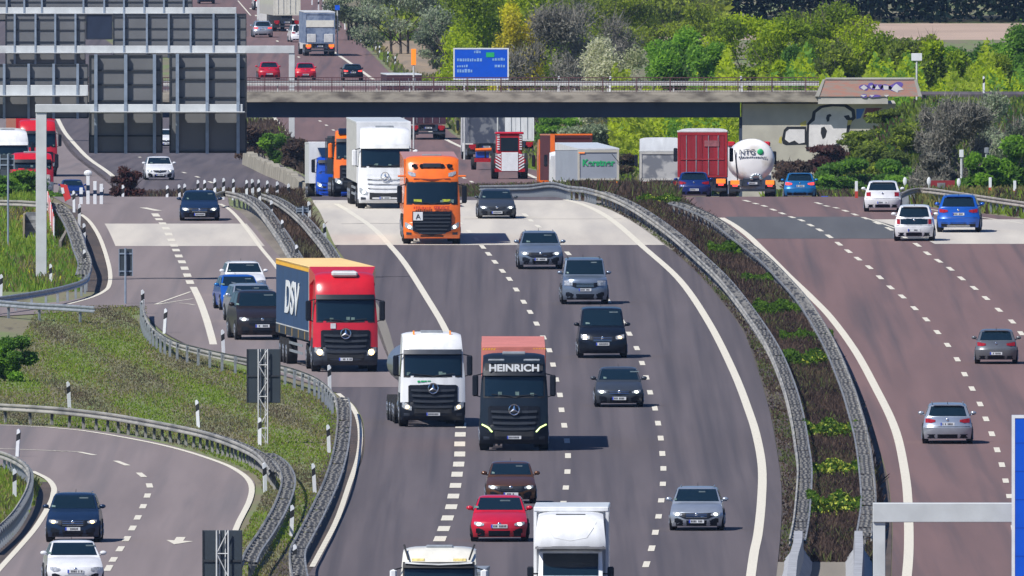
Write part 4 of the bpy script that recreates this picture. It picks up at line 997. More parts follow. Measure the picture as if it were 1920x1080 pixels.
# cars on the centre carriageway
car("hatch", P["red"], 936, 1019, "red car with a black glass roof, second row from the bottom in the centre", yaw=-.5, width=106, H=1.43, grille="none", lamps="w", rims=M["black"], cabinm=P["red"])
car("hatch", P["brown"], 958, 947, "bronze brown hatchback with lit headlamps behind the red car", yaw=.4, width=94, lamps="w", grille="wide", H=1.47)
car("estate", P["silver"], 1306, 998, "silver car in the fast lane near the solid white line", yaw=-1, width=100, lamps="w", grille="wide", chrome_bar=True, H=1.46)
car("hatch", P["dkgrey"], 1161, 766, "dark grey hatchback below the black people carrier", yaw=.5, width=90, lamps="w", grille="slim", chrome_bar=True, H=1.45)
car("van", P["black"], 1130, 674, "black people carrier with warm headlamps between the blue-grey off-roader and the dark hatchback", yaw=.8, width=91, lamps="y", grille="wide", chrome_bar=True, cat="van", name="van")
car("boxy", P["steel"], 1097, 573, "blue-grey square off-roader with no lamps lit", yaw=1, width=87, lamps=None, grille="wide", chrome_bar=True, emblem=False)
car("suv", P["steel"], 1014, 507, "light blue-grey small crossover with a black trapezoid grille", yaw=1.5, width=83, H=1.56, lamps="w", grille="wide")
car("sedan", P["dkgrey"], 932, 412, "dark grey saloon on the pale concrete strip", yaw=1.5, width=70, H=1.42, lamps="w", grille="slim", Y=Yof(412))
# slip road queue
car("suv", P["dkbrown"], 492, 640, "blackish brown off-roader partly hidden by the navy trailer, front of the slip road queue", yaw=6, width=95, H=1.78, lamps="w", grille="tall")
car("estate", P["silver"], 480, 607, "silver car between the blue car and the dark brown off-roader", yaw=6, width=86, H=1.5, lamps="w", grille="wide")
car("hatch", P["blue"], 455, 584, "bright blue hatchback peeking out left of the silver car", yaw=6, width=80, H=1.45, lamps="w", grille="slim", mirror=P["cyanblue"])
car("suv", P["white"], 461, 557, "white crossover at the back of the slip road queue", yaw=4, width=78, H=1.5, lamps=None, grille="slim")
car("sedan", P["navy"], 374, 416, "navy saloon at the top of the slip road by the concrete strip", yaw=.5, width=73, H=1.4, lamps="w", grille="tall", chrome_bar=True)
# loop ramp
car("suv", P["navy"], 136, 1020, "dark navy off-roader with warm headlamps on the loop ramp", yaw=-1, width=101, H=1.66, lamps="y", grille="wide", chrome_bar=True)
car("sedan", P["white"], 141, 1103, "white car with a glass roof on the loop ramp, cut by the bottom edge", yaw=3, width=106, H=1.45, lamps=None, grille="none")
# outbound carriageway, rear views
car("hatch", P["grey"], 1868, 685, "grey hatchback seen from behind at the right edge", yaw=-1, rear=True, width=79, H=1.46)
car("estate", P["silver"], 1777, 835, "silver estate seen from behind in the left outbound lane", yaw=-.5, rear=True, width=93, H=1.48)
car("mini", P["white"], 1714, 454, "white mini car with a big black rear window", yaw=-1.5, rear=True, width=74, H=1.5)
car("suv", P["blue"], 1797, 438, "bright blue crossover with a dark bumper right of the white mini car", yaw=-2, rear=True, width=80, H=1.62, skid=True)
car("hatch", P["white"], 1655, 399, "white crossover with square red lamps at the brow of the outbound road", yaw=-1, rear=True, width=69, H=1.5, tails="square")
car("suv", P["cyanblue"], 1500, 0, "azure crossover right of the tanker", yaw=0, rear=True, Y=1912, width=60, H=1.55, tails="lit")
car("hatch", P["deepblue"], 1301, 0, "deep blue hatchback in front of the red container lorry", yaw=0, rear=True, Y=1700, width=63, H=1.42)
# beyond the crest
car("hatch", P["white"], 300, 0, "white car with open grille on the far slip road under the gantry", yaw=3, Y=Yof(339, near=False), width=54, H=1.45, lamps="dim", grille="slim")
car("hatch", P["white"], 312, 0, "white car seen through the gap between the two nearest sign boards", yaw=4, Y=Yof(279, near=False), width=44, lamps="dim")
car("estate", P["silver"], 493, 0, "silver saloon far away on the outbound road above the gantry beam", yaw=3, rear=True, Y=Yof(71), width=37, H=1.5, tails="lit")
car("hatch", P["red"], 505, 0, "dark red car behind the bridge railing, left of the gantry post", yaw=3, rear=True, Y=Yof(150), width=41, H=1.45)
car("hatch", P["red"], 573, 0, "red car with a lit lamp behind the bridge railing, right of the gantry post", yaw=3, rear=True, Y=Yof(151), width=40, H=1.45, tails="lit")
car("suv", P["black"], 662, 0, "black car beside the far solid line, behind the bridge railing", yaw=3, rear=True, Y=Yof(152), width=38, H=1.5, tails="lit")
car("suv", P["navy"], 388, 0, "navy car at the very top of the picture beyond the gantries", yaw=3, rear=True, Y=Yof(8), width=30)
car("van", P["white"], 492, 0, "white van at the very top of the far road", yaw=3, rear=True, Y=Yof(20), width=33, cat="van", name="van")
car("suv", P["blue"], 700, 0, "blue car half hidden behind the roof of the tall white lorry", yaw=3, rear=True, Y=Yof(246), width=46, tails="lit")

# rear-view lorries
redt = mat("red_container", (0.30, 0.012, 0.022), .55, col2=(.22, .008, .015), scale=(3, 1, .3), nscale=2)
r_, y1 = lorry_rear(1317, "red container lorry seen from behind, left of the white tanker", 1745, 2.5, 3.45, redt, roofm=M["galvl"], frame=mat("red_frame", (.34, .015, .02), .5, var=.2), yaw=-.5)
g = MB(); g.box(-.85, -.1, y1+.045, y1+.06, 2.65, 2.95); g.build("faded_label", mat("faded", (.33, .11, .12), .6, var=.4, nscale=4), r_)
g = MB(); g.box(-1.1, 1.1, y1+.045, y1+.06, 1.98, 2.03); g.build("door_crease", mat("crease", (.42, .03, .04), .6, var=.3), r_)
tw_ = mat("tank_white", (0.80, 0.79, 0.77), .3, col2=(.62, .58, .52), nscale=1.3, lo=.3, hi=.5, coat=.3)
r_, y1 = lorry_rear(1411, "white tanker lorry seen from behind with a green ball mark", 1857, 2.5, 3.25, tw_, tank=True, cabm=M["white"], cabH=2.9, yaw=.4)
for s_ in (-1, 1): g = MB(); g.box(s_*.95-.22, s_*.95+.22, 2.0, 2.3, 2.85, 3.12, ch=.06); g.build("roof_corner", P["truckred"], r_)
word("lettering", "NTG", .42, (0.28, y1+.04, 2.52), (R(90), 0, R(180)), mat("lettering_grey", (.09, .11, .14), .5, var=.2), r_, .01)
g = MB(); rd = random.Random(3); xx = -.75
while xx < .75:
    ww = rd.uniform(.03, .09); g.box(xx, xx+ww, y1+.02, y1+.03, 2.2, 2.2+rd.uniform(.06, .1)); xx += ww+.03
g.build("small_print", mat("lettering_grey", (.09, .11, .14), .5, var=.2), r_)
g = MB(); g.ball((-.42, y1+.0, 2.54), (.17, .05, .17), 12, 8); g.build("green_ball", M["green"], r_, smooth=60)
r_, y1 = lorry_rear(1240, "grey tipper lorry with a pale edge, left of the red container lorry", 2010, 2.5, 2.85, mat("grey_tipper", (.16, .17, .19), .6, col2=(.42, .42, .41), nscale=1.2, lo=.45, hi=.55), roofm=M["galvl"], frame=M["dirtyw"], lights="red", doors=False, L=8)
greyk = mat("trailer_grey", (.30, .33, .37), .5, var=.1)
r_, y1 = lorry_rear(1122, "pale trailer with green writing on its grey tail and a bright white roof", 2005, 2.42, 2.95, greyk, roofm=M["white"], frame=mat("cream_frame", (.52, .5, .42), .6, var=.15), yaw=7.5, doors=False, L=9.5, cabm=M["white"], cabH=2.6, roof_tilt=.35)
word("lettering", "Kerstner", .52, (0, y1+.02, 2.1), (R(90), 0, R(180)), M["green"], r_, .01, off=.015)
g = MB(); g.box(.8, 1.15, y1-.0, y1+.05, 2.66, 2.72); g.build("orange_mark", M["amber"], r_)
g = MB(); g.tube((-.75, y1+.3, 2.62), (-1.35, y1+.3, 1.9), .02, n=5); g.build("rear_pole", M["black"], r_)
r_, y1 = lorry_rear(1072, "orange lorry with an open dark red load body, left of the pale trailer", 2050, 2.45, 3.85, mat("dark_red_body", (.09, .012, .012), .6, var=.3), roofm=P["orange"], frame=mat("dark_red_body", (.09, .012, .012), .6), yaw=4, doors=False, L=9, cabm=P["orange"])
g = MB(); g.box(1.0, 1.27, y1-.02, y1+.06, 1.1, 3.85); g.build("corner_post", P["orange"], r_)
r_, y1 = lorry_rear(803, "dark low-sided lorry seen from behind under the bridge", Yof(263, near=False), 2.55, 4.0, mat("dark_maroon", (.06, .02, .035), .6, var=.4, nscale=2), frame=mat("dark_maroon2", (.10, .04, .05), .6, var=.4, nscale=3), yaw=3, lights="red", L=9)
r_, y1 = lorry_rear(758, "lorry with a white roof edge showing above the bridge railing", Yof(243, near=False), 2.6, 4.1, mat("dark_maroon", (.06, .02, .035)), roofm=M["white"], yaw=3, lights="red", L=9)
r_, y1 = lorry_rear(967, "white lorry cut by the bridge soffit behind the farm tractor", 2360, 2.5, 3.9, M["white"], yaw=3, lights="red", L=8)
r_, y1 = lorry_rear(912, "grey and orange machinery lorry left of the farm tractor, under the bridge", 2330, 2.5, 3.8, mat("machinery_grey", (.18, .19, .21), .6, col2=(.05, .06, .09), nscale=1.6, lo=.45, hi=.55), roofm=P["orange"], yaw=3, lights="red", L=7, doors=False)
# car transporter and neighbour far up the road
r_, y1 = lorry_rear(600, "white and blue lorry with a pale band across its tail, far up the road", Yof(106), 2.65, 3.9, mat("hazy_blue", (.22, .27, .36), .6, col2=(.09, .13, .22), nscale=1.8, lo=.4, hi=.6), roofm=M["galvl"], yaw=3, lights="amber", L=11, doors=False)
g = MB(); g.box(-1.22, 1.22, y1, y1+.05, 2.55, 3.15); g.build("pale_band", P["cream"], r_)
for s_ in (-1, 1):
    g = MB(); g.box(s_*.75-.4, s_*.75+.4, y1, y1+.06, 1.2, 1.95, ch=.03); g.build("carried_load", M["galvl"], r_)
r_, y1 = lorry_rear(538, "cream lorry with a dark underside beyond the white and blue lorry", Yof(60), 2.5, 3.9, P["cream"], yaw=6, lights="red", L=13, zb=1.5)
car("van", P["white"], 562, 0, "white van squeezed between the cream lorry and the white and blue lorry", yaw=6, rear=True, Y=Yof(80), width=32, cat="van", name="van")

# far left lorries
rr_, tr_, _, _ = lorry(72, 0, "red cabover lorry behind the big gantry post at the left", P["truckred"], Y=2190, yaw=5, width=72, H=3.7, trailer=dict(kind="box", L=9, h=3.95, m=P["truckred"], roofm=M["dirtyw"]), lamps=None)
rr_, tr_, _, _ = lorry(18, 0, "white lorry with a dark windscreen at the left edge", M["white"], Y=2150, yaw=7, width=78, H=3.3, trailer=dict(kind="box", L=7, h=3.3, m=M["dirtyw"]), lamps=None, visor=M["white"], wind=(1.75, 2.4))
rr_, tr_, _, _ = lorry(62, 0, "red lorry with a white grille low behind the hedge at the left", P["truckred"], Y=1985, yaw=5, width=78, H=2.6, Wd=2.3, grillem=M["dirtyw"], bumperm=M["dirtyw"], wind=(1.7, 2.05), trailer=dict(kind="box", L=5, h=2.2, m=M["dgrey"]), lamps=None)
car("hatch", P["deepblue"], 138, 0, "blue car half hidden behind the white barrier posts at the left", yaw=4, Y=1900, width=46, lamps=None)

# farm tractor with a chevron-board implement
r_ = place("tractor", 956, Y=Yof(337, near=False), yaw=2, rear=True, L=5); tag(r_, "farm tractor with red and white warning boards and a dark rear window", "tractor")
for x in (-.92, .92): wheel(r_, x, 4.2, .82, .42, M["dgrey"], .5)
for x in (-.8, .8): wheel(r_, x, 1.2, .55, .3, M["dgrey"], .5)
g = MB(); g.box(-.45, .45, .4, 3.2, .7, 1.55, ch=.08); g.build("bonnet", P["truckred"], r_)
g = MB(); g.box(-.82, .82, 2.6, 4.3, 1.4, 2.86, ch=.12); cb_ = g.build("cab", P["truckred"], r_)
g = MB(); g.box(-.55, .55, 4.28, 4.33, 1.75, 2.6, ch=.01); g.build("rear_window", M["glass"], cb_)
g = MB(); g.box(-.9, .9, 2.5, 4.4, 2.8, 2.95, ch=.05); g.build("cab_roof", P["red"], cb_)
g = MB()
for s_ in (-1, 1):
    for i in range(7):
        z = 1.85+i*.15; g.box(s_*.7-.08, s_*.7+.08, 4.33, 4.36, z, z+.07)
g.build("warning_stripe", M["signwhite"], cb_)
g = MB(); g.prism([(-.95, .45), (.95, .45), (.98, 1.2), (.7, 1.72), (-.7, 1.72), (-.98, 1.2)], 4.75, 5.0); im = g.build("warning_board", M["red"], r_)
g = MB(); g.box(-.52, .52, 5.0, 5.04, .5, 1.68, ch=.01); g.build("white_panel", M["signwhite"], im)
g = MB()
for s_ in (-1, 1):
    for i in range(6):
        z = .55+i*.19; g.add([(s_*.56, 5.012, z), (s_*.56, 5.012, z+.09), (s_*.9, 5.012, z+.30-(.25 if i > 4 else 0)), (s_*.9, 5.012, z+.21-(.25 if i > 4 else 0))], [(0, 1, 2, 3)])
g.build("chevron", M["signwhite"], im)
# orange and blue implement trailer beside it
r_ = place("farm_trailer", 910, Y=2235, yaw=2, rear=True, L=4); tag(r_, "low farm trailer with an orange bar and blue box left of the farm tractor", "trailer")
for x in (-.72, .72): wheel(r_, x, 3.2, .42, .3, M["dgrey"], .5)
g = MB(); g.box(-.7, .7, .5, 3.9, .5, .75); g.build("frame", M["red"], r_)
g = MB(); g.box(-.25, .6, 2.6, 3.8, .75, 1.15, ch=.04); g.build("blue_box", P["truckblue"], r_)
g = MB(); g.tube((-.4, 3.9, 1.32), (.65, 3.9, 1.28), .1, n=8); g.build("orange_bar", P["orange"], r_)
g = MB(); g.tube((-.7, 3.8, .7), (-.5, 3.8, 1.55), .08, n=8); g.tube((.0, 3.8, .7), (.0, 3.8, 1.3), .05, n=8); g.build("upright", P["dkbrown"], r_)

# ================================================================ gantries and signs
def Z(py, Y): return CZ-Y*(A0+(py-540)/FPX)
def XX(px, Y): return (px-960)*Y/FPX
M["shadedboard"] = mat("sign_back_shaded", (.012, .022, .05), .6, var=.2)  # sign back with deep shade put into its near-black navy colour
def gantry(label, Y, bx0, bx1, bt, bb, boards, posts, group="sign gantries over the carriageways", front=False, depth=.55, shade_plates=True):
    y = Y-OY
    root = empty("sign_gantry", (XX(posts[0][0] if posts else bx0, Y), y, G(Y)), 0, label, "sign gantry", group)
    ox, oy, oz = root.location
    def loc(b): b.v = [(p[0]-ox, p[1]-oy, p[2]-oz) for p in b.v]; return b
    g = MB(); g.box(XX(bx0, Y), XX(bx1, Y), y, y+depth, Z(bb, Y), Z(bt, Y), ch=.015); loc(g).build("beam", M["gantry"], root)
    for (px, wpx) in posts:
        X = XX(px, Y); hw_ = wpx/2*Y/FPX; g = MB(); g.box(X-hw_, X+hw_, y+.06, y+.06+hw_*2, G(Y)-.3, Z(bb, Y)+.02, ch=.01); loc(g).build("post", M["gantry"], root)
        g = MB(); g.box(X-hw_*1.7, X+hw_*1.7, y-.1, y+hw_*2+.3, G(Y)-.2, G(Y)+.12); loc(g).build("base_plate", M["galvd"], root)
    for (x0, x1, t, b_, struts, ribs) in boards:
        yb = y+depth+.75 if shade_plates else y-.25
        g = MB(); g.box(XX(x0, Y), XX(x1, Y), yb, yb+.06, Z(b_, Y), Z(t, Y)); bd = loc(g).build("sign_board", M["signblue"] if front else M["signback"] if ribs else M["shadedboard"], root)
        g = MB()
        for r_ in ribs: z = Z(r_, Y); g.box(XX(x0, Y)+.01, XX(x1, Y)-.01, yb-.07, yb-.001, z-.03, z+.03)
        for q in (t, b_):
            z = Z(q, Y); g.box(XX(x0, Y)-.02, XX(x1, Y)+.02, yb-.06, yb+.08, z-.03, z+.03)
        for q in (x0, x1):
            X = XX(q, Y); g.box(X-.03, X+.03, yb-.055, yb+.075, Z(b_, Y)+.03, Z(t, Y)-.03)
        if not front: loc(g).build("board_rib", M["signrib"], bd)
        for q in struts:
            X = XX(q, Y); g = MB(); g.box(X-.07, X+.07, yb-.24, yb-.092, Z(b_, Y)-.05, Z(t, Y)+.05); st = loc(g).build("strut", M["strut"], root)
            g = MB(); g.box(X-.06, X+.06, y-.06, y-.003, Z(bb, Y)-.35, Z(bt, Y)+.1); loc(g).build("clamp", M["strut"], st); g = MB(); g.box(X-.06, X+.06, y+depth+.003, yb-.243, Z(bb, Y)+.0, Z(bb, Y)+.14); loc(g).build("clamp", M["strut"], st)
        if shade_plates:  # thin plates added so their shade falls across the lower boards
            g = MB(); g.box(XX(x0, Y), XX(x1, Y), y+depth+.01, yb-.26, Z(bb, Y)-.06, Z(bb, Y)-.01); loc(g).build("rear_shade_plate", M["galvd"], root)
            g = MB(); g.box(XX(x0, Y)+.05, XX(x1, Y)-.05, y-.75, y-.01, Z(bb, Y)+.02, Z(bb, Y)+.05); loc(g).build("front_shade_plate", M["gantry"], root)
    return root
gantry("nearest gantry at the left, one tall pale post and two big grey board backs", 1502, 66, 455, 196, 211,
       [(167, 303, 105, 287, [179, 235, 289], [133, 160, 190, 256]), (318, 461, 104, 287, [332, 388, 446], [128, 150, 184, 285])], [(77, 20)])
gantry("second gantry at the left, with the heavy beam and low row of board backs", 1900, -40, 165, 160, 180,
       [(-40, 164, 122, 222, [7, 53, 100, 145], [148])], [(-30, 14)])
gantry("third gantry, its beam ending in a white post behind the bridge railing", Yof(266), -40, 552, 86, 100,
       [(10, 159, 28, 121, [27, 66, 103, 141], [37, 57, 79]), (161, 210, 28, 74, [], []), (212, 461, 27, 108, [232, 275, 316, 357, 400, 442], [32, 54, 74])], [(547, 11)])
gantry("farthest gantry at the top left, boards cut by the top of the picture", Yof(205, near=False), -40, 443, 14, 26,
       [(-40, 360, -60, 40, [12, 45, 78, 156, 195, 232, 270, 307, 344], [4, -20])], [(438, 9)])
g5 = gantry("gantry at the bottom right with a pale beam holding the blue direction sign", 955, 1637, 2100, 944, 980,
       [(1897, 2080, 778, 1130, [1960, 2040], [])], [(1649, 23)], front=True, shade_plates=False)
ox, oy, oz = g5.location
g = MB(); Y_ = 955; yb = Y_-OY-.25
X0, X1, z0, z1 = XX(1897, Y_), XX(2080, Y_), Z(1130, Y_), Z(778, Y_)
for (a, b_, c, d) in ((X0-.0, X0+.09, z0, z1), (X1-.09, X1, z0, z1), (X0+.09, X1-.09, z1-.09, z1), (X0+.09, X1-.09, z0, z0+.09)): g.box(a-ox, b_-ox, yb-.012-oy, yb-.001-oy, c-oz, d-oz)
g.build("sign_border", M["signwhite"], [c for c in g5.children if c.name.startswith("sign_board")][0])
g = MB()
for i in range(1, 7): z = z1-.78*i; g.box(X0+.1-ox, X1-.1-ox, yb-.006-oy, yb-.001-oy, z-oz, z+.015-oz)
g.build("panel_joint", mat("joint_blue", (0, .05, .4), .5, var=.1), [c for c in g5.children if c.name.startswith("sign_board")][0])

def back_sign(label, px, base_py, x0, x1, t, b_, lattice=False, Y=None, two=None, group=None):
    Y = Y or Yof(base_py); y = Y-OY; root = empty("road_sign", (XX(px, Y), y, G(Y)), 0, label, "road sign", group); ox, oy, oz = root.location
    def loc(b): b.v = [(p[0]-ox, p[1]-oy, p[2]-oz) for p in b.v]; return b
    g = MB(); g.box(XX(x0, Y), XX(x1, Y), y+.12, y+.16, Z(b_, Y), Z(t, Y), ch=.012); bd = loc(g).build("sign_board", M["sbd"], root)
    g = MB()
    zm = (Z(t, Y)+Z(b_, Y))/2
    for z in ((Z(t, Y)-.2, Z(b_, Y)+.2) if not lattice else (zm,)): g.box(XX(x0, Y)+.02, XX(x1, Y)-.02, y+.085, y+.119, z-.03, z+.03)
    for q in (x0, x1): X = XX(q, Y); g.box(X-.018, X+.018, y+.09, y+.17, Z(b_, Y), Z(t, Y))
    loc(g).build("board_rib", M["signrib"] if lattice else M["strut"], bd)
    if lattice:
        X = XX(px, Y); hw_ = .17; ht = Z(t, Y)-G(Y); g = MB()
        for s_ in (-1, 1):
            g.tube((X+s_*hw_, y, G(Y)-.1), (X+s_*hw_, y, Z(t, Y)), .028, n=6); g.tube((X+s_*hw_*.5, y+.09, G(Y)-.1), (X+s_*hw_*.5, y+.09, Z(t, Y)), .02, n=6)
        n = 6
        for i in range(n):
            za, zb_ = G(Y)+ht*i/n, G(Y)+ht*(i+1)/n; s_ = 1 if i % 2 else -1
            g.tube((X-s_*hw_, y, za), (X+s_*hw_, y, zb_), .017, n=5)
            if i % 2 == 0: g.tube((X-hw_, y, zb_), (X+hw_, y, zb_), .017, n=5)
        loc(g).build("lattice_mast", M["galvl"], root)
    else:
        X = XX(px, Y); g = MB(); g.tube((X, y, G(Y)-.1), (X, y, Z(t, Y)+.03), .045, n=8); loc(g).build("pole", M["strut"], root)
    return root
back_sign("small dark sign back on a single pole at the slip road mouth", 235, 571, 223, 248, 467, 518)
back_sign("dark sign back on a lattice mast in front of the red lorry's rail", 493, 833, 463, 525, 655, 756, True)
back_sign("dark sign back on a lattice mast at the bottom edge by the loop ramp", 417, 0, 380, 453, 995, 1110, True, Y=1012)
back_sign("tiny dark sign on a thin pole in the gore below the blue lorry", 568, 432, 556, 578, 388, 400)
back_sign("thin grey pole sign at the left, nearer of the two in front of the hedge", 15, 470, 0, 26, 290, 318)

def front_sign(label, Y, x0, x1, t, b_, mm, posts, border=True, marks=None, name="direction_sign"):
    y = Y-OY; X0, X1, z0, z1 = XX(x0, Y), XX(x1, Y), Z(b_, Y), Z(t, Y)
    gz = G(Y)+bumpz((X0+X1)/2, Y)
    root = empty(name, ((X0+X1)/2, y, gz), 0, label, "road sign"); ox, oy, oz = root.location
    def loc(b): b.v = [(p[0]-ox, p[1]-oy, p[2]-oz) for p in b.v]; return b
    g = MB(); g.box(X0, X1, y, y+.06, z0, z1, ch=.01); bd = loc(g).build("sign_face", mm, root)
    if border:
        g = MB(); w_ = .09
        for (a, b2, c, d) in ((X0, X0+w_, z0, z1), (X1-w_, X1, z0, z1), (X0+w_, X1-w_, z1-w_, z1), (X0+w_, X1-w_, z0, z0+w_)): g.box(a, b2, y-.012, y-.002, c, d)
        loc(g).build("sign_border", M["signwhite"], bd)
    for q in posts: X = X0+(X1-X0)*q; g = MB(); g.tube((X, y+.1, gz-.3), (X, y+.1, z1-.1), .06, n=8); loc(g).build("post", M["galvl"], root)
    if marks: marks(loc, bd, X0, X1, z0, z1, y)
    return root
def bluemarks(loc, bd, X0, X1, z0, z1, y):
    rd = random.Random(11)
    def line(a, b_, z, h):
        x = a; g = MB()
        while x < b_:
            w_ = rd.uniform(.08, .16); g.box(x, x+w_, y-.014, y-.003, z, z+h*rd.uniform(.7, 1)); x += w_+.05
        loc(g).build("place_name", mat("pale_blue_lettering", (.25, .45, .8), .5, var=.3, nscale=4), bd)
    line(X0+.25, X0+1.9, z0+1.25, .22); line(X0+.25, X0+.85, z0+.85, .18); line(X0+.25, X0+1.2, z0+.5, .24)
    line(X1-1.1, X1-.25, z0+1.3, .2); line(X1-.95, X1-.25, z0+.85, .2); line(X0+1.4, X0+1.8, z0+1.8, .2)
    g = MB(); g.box(X0+2.2, X0+2.75, y-.016, y-.003, z1-.62, z1-.3); loc(g).build("route_shield", M["green"], bd)
front_sign("blue direction sign behind the bridge railing in the centre", 2330, 850, 954, 90, 150, M["signblue"], [.2, .8], marks=bluemarks)
front_sign("small white sign on a pole at the right above the brick parapet", 2140, 1709, 1729, 100, 114, M["signwhite"], [.5], border=False, name="small_sign")
front_sign("small white sign high on a thin mast in front of the grey thicket", 1790, 1799, 1807, 281, 295, M["signwhite"], [.5], border=False, name="small_sign")
front_sign("tiny round-topped sign on a thin mast, right of the other mast before the grey bush", 1830, 1846, 1854, 277, 287, M["galv"], [.5], border=False, name="small_sign")
r_ = front_sign("orange and white works signal with a blue disc beside the far road", 2400, 771, 780, 92, 122, M["amber"], [.5], border=False, name="works_signal")
front_sign("small round blue sign at the far verge", 3050, 628, 637, 10, 19, M["signblue"], [.5], border=False, name="small_sign")
front_sign("blue plate at the brow of the outbound road", 1700, 1540, 1553, 368, 379, M["signblue"], [.5], border=False, name="small_sign")

# shrine-like red box and barrier at the right behind the rail
Y_ = 1730; r_ = empty("red_cabinet", (XX(1768, Y_), Y_-OY, G(Y_)), 0, "dark red roadside cabinet behind the rail at the right", "cabinet")
g = MB(); g.box(-.6, .6, 0, .5, 0, Z(339, Y_)-G(Y_)); g.build("housing", mat("cabinet_red", (.26, .02, .025), .6, var=.3), r_)
g = MB(); g.box(-.28, .12, -.02, 0, .2, Z(343, Y_)-G(Y_)); g.build("grey_door", M["galvd"], r_)

# pink and white fabric barrier next to the near gantry post
Y_ = Yof(458); r_ = empty("safety_barrier", (XX(100, Y_), Y_-OY, G(Y_)), 0, "faded red and white safety fence beside the big gantry post", "barrier")
Y2 = Yof(405)
g = MB(); 
for i in range(12):
    t0, t1 = i/12, (i+1)/12
    def q(t): Y = Y_+(Y2-Y_)*t; return (XX(101-12*t, Y)-r_.location.x, Y-OY-r_.location.y, G(Y)-r_.location.z)
    a, b_ = q(t0), q(t1)
    g.add([(a[0], a[1], a[2]+.1), (b_[0], b_[1], b_[2]+.1), (b_[0], b_[1], b_[2]+1.15), (a[0], a[1], a[2]+1.05), (a[0]+.03, a[1], a[2]+.1), (b_[0]+.03, b_[1], b_[2]+.1), (b_[0]+.03, b_[1], b_[2]+1.15), (a[0]+.03, a[1], a[2]+1.05)],
          [(0, 1, 2, 3), (4, 7, 6, 5), (3, 2, 6, 7), (0, 4, 5, 1)], 0 if i % 3 else 1)
g.build("mesh_panel", [mat("safety_red", (.72, .12, .12), .6, var=.2), M["signwhite"]], r_)
for t in (0, .5, 1): a = q(t); g = MB(); g.tube((a[0], a[1], a[2]), (a[0], a[1], a[2]+1.15), .04, n=6); g.build("post", M["signwhite"], r_)
# inspection steps and footing on the left bank
Y_ = Yof(452); r_ = empty("bank_steps", (XX(58, Y_), Y_-OY, G(Y_)), 0, "weathered grey steps on the bank left of the big gantry post", "steps")
for i in range(8):
    g = MB(); g.box(-.28, .28, i*.35, i*.35+.45, 0, .12+i*.16); g.build("step", M["galvd"], r_)
for s_ in (-1, 1): g = MB(); g.box(s_*.33-.04, s_*.33+.04, 0, 2.9, 0, .3+.9); g.build("side_wall", mat("tan_side", (.33, .28, .2), .8, var=.3), r_)
Y_ = Yof(474); 
r_ = empty("footing_slab", (XX(118, Y_), Y_-OY, G(Y_)), 0, "tan concrete footing beside the faded safety fence", "footing")
g = MB(); g.box(-.65, .55, 0, 12, -.05, .12, ch=.02); g.build("slab", patcht, r_)
g = MB(); g.box(-.2, -.08, .6, 28, .12, .5); g.box(.35, .5, .6, 28, .12, .55); g.build("kerb", patcht, r_)

# ---------------------------------------------------------------- bridge over the carriageways
YB = 2100
br = empty("road_bridge", (0, YB-OY, G(YB)), 0, "concrete road bridge crossing all carriageways with dark underside, steel rail and brick parapet", "bridge")
oz = G(YB)
def bl(b): b.v = [(p[0], p[1]-(YB-OY), p[2]-oz) for p in b.v]; return b
yb = YB-OY
zt, zf, zg = Z(176, YB), Z(192, YB), Z(221, YB)
xl, xr = XX(-300, YB), XX(1640, YB)
g = MB(); g.box(xl, XX(1536, YB), yb, yb+11, zf, zt, ch=.02); g.box(xl, XX(1536, YB), yb+.02, yb+.4, zt, zt+.12); bl(g).build("deck", M["concrete"], br)
g = MB(); g.box(xl, XX(1388, YB), yb+.75, yb+10.2, zg, zf-.002); bl(g).build("girder", mat("girder_dark", (.035, .055, .095), .85, var=.25, nscale=.6), br)  # navy base colour deepens the shade under the deck overhang
g = MB()
for i in range(38): x = xl+1.1+i*2.05; g.box(x-.03, x+.03, yb+.06, yb+.12, zt+.12, zt+.98) if x < XX(1536, YB) else None
for z in (.35, .65, .98): g.box(xl, XX(1536, YB), yb+.07, yb+.11, zt+z-.025, zt+z+.025)
k = 0
x = xl
while x < XX(1536, YB): g.box(x, x+.02, yb+.08, yb+.10, zt+.12, zt+.96); x += .16
bl(g).build("railing", mat("railing_maroon", (.12, .05, .055), .6, var=.3), br)
g = MB()
pr = [(-.04, .48), (.03, .50), (-.02, .56), (.03, .63), (-.02, .70), (.03, .76), (-.04, .78)]
for (p, q_) in zip(pr, pr[1:]):
    g.add([(xl, yb+.9+p[0], zt+p[1]), (XX(1536, YB), yb+.9+p[0], zt+p[1]), (XX(1536, YB), yb+.9+q_[0], zt+q_[1]), (xl, yb+.9+q_[0], zt+q_[1])], [(0, 1, 2, 3)])
x = xl+.5
while x < XX(1530, YB): g.box(x-.04, x+.04, yb+.95, yb+1.05, zt, zt+.72); x += 2.0
bl(g).build("crash_rail", M["galvl"], br)
g = MB(); g.box(XX(1386, YB), XX(1394, YB), yb+.9, yb+1.5, G(YB)-.5, zg+.02); bl(g).build("pier", mat("girder_dark", (.10, .10, .105)), br)
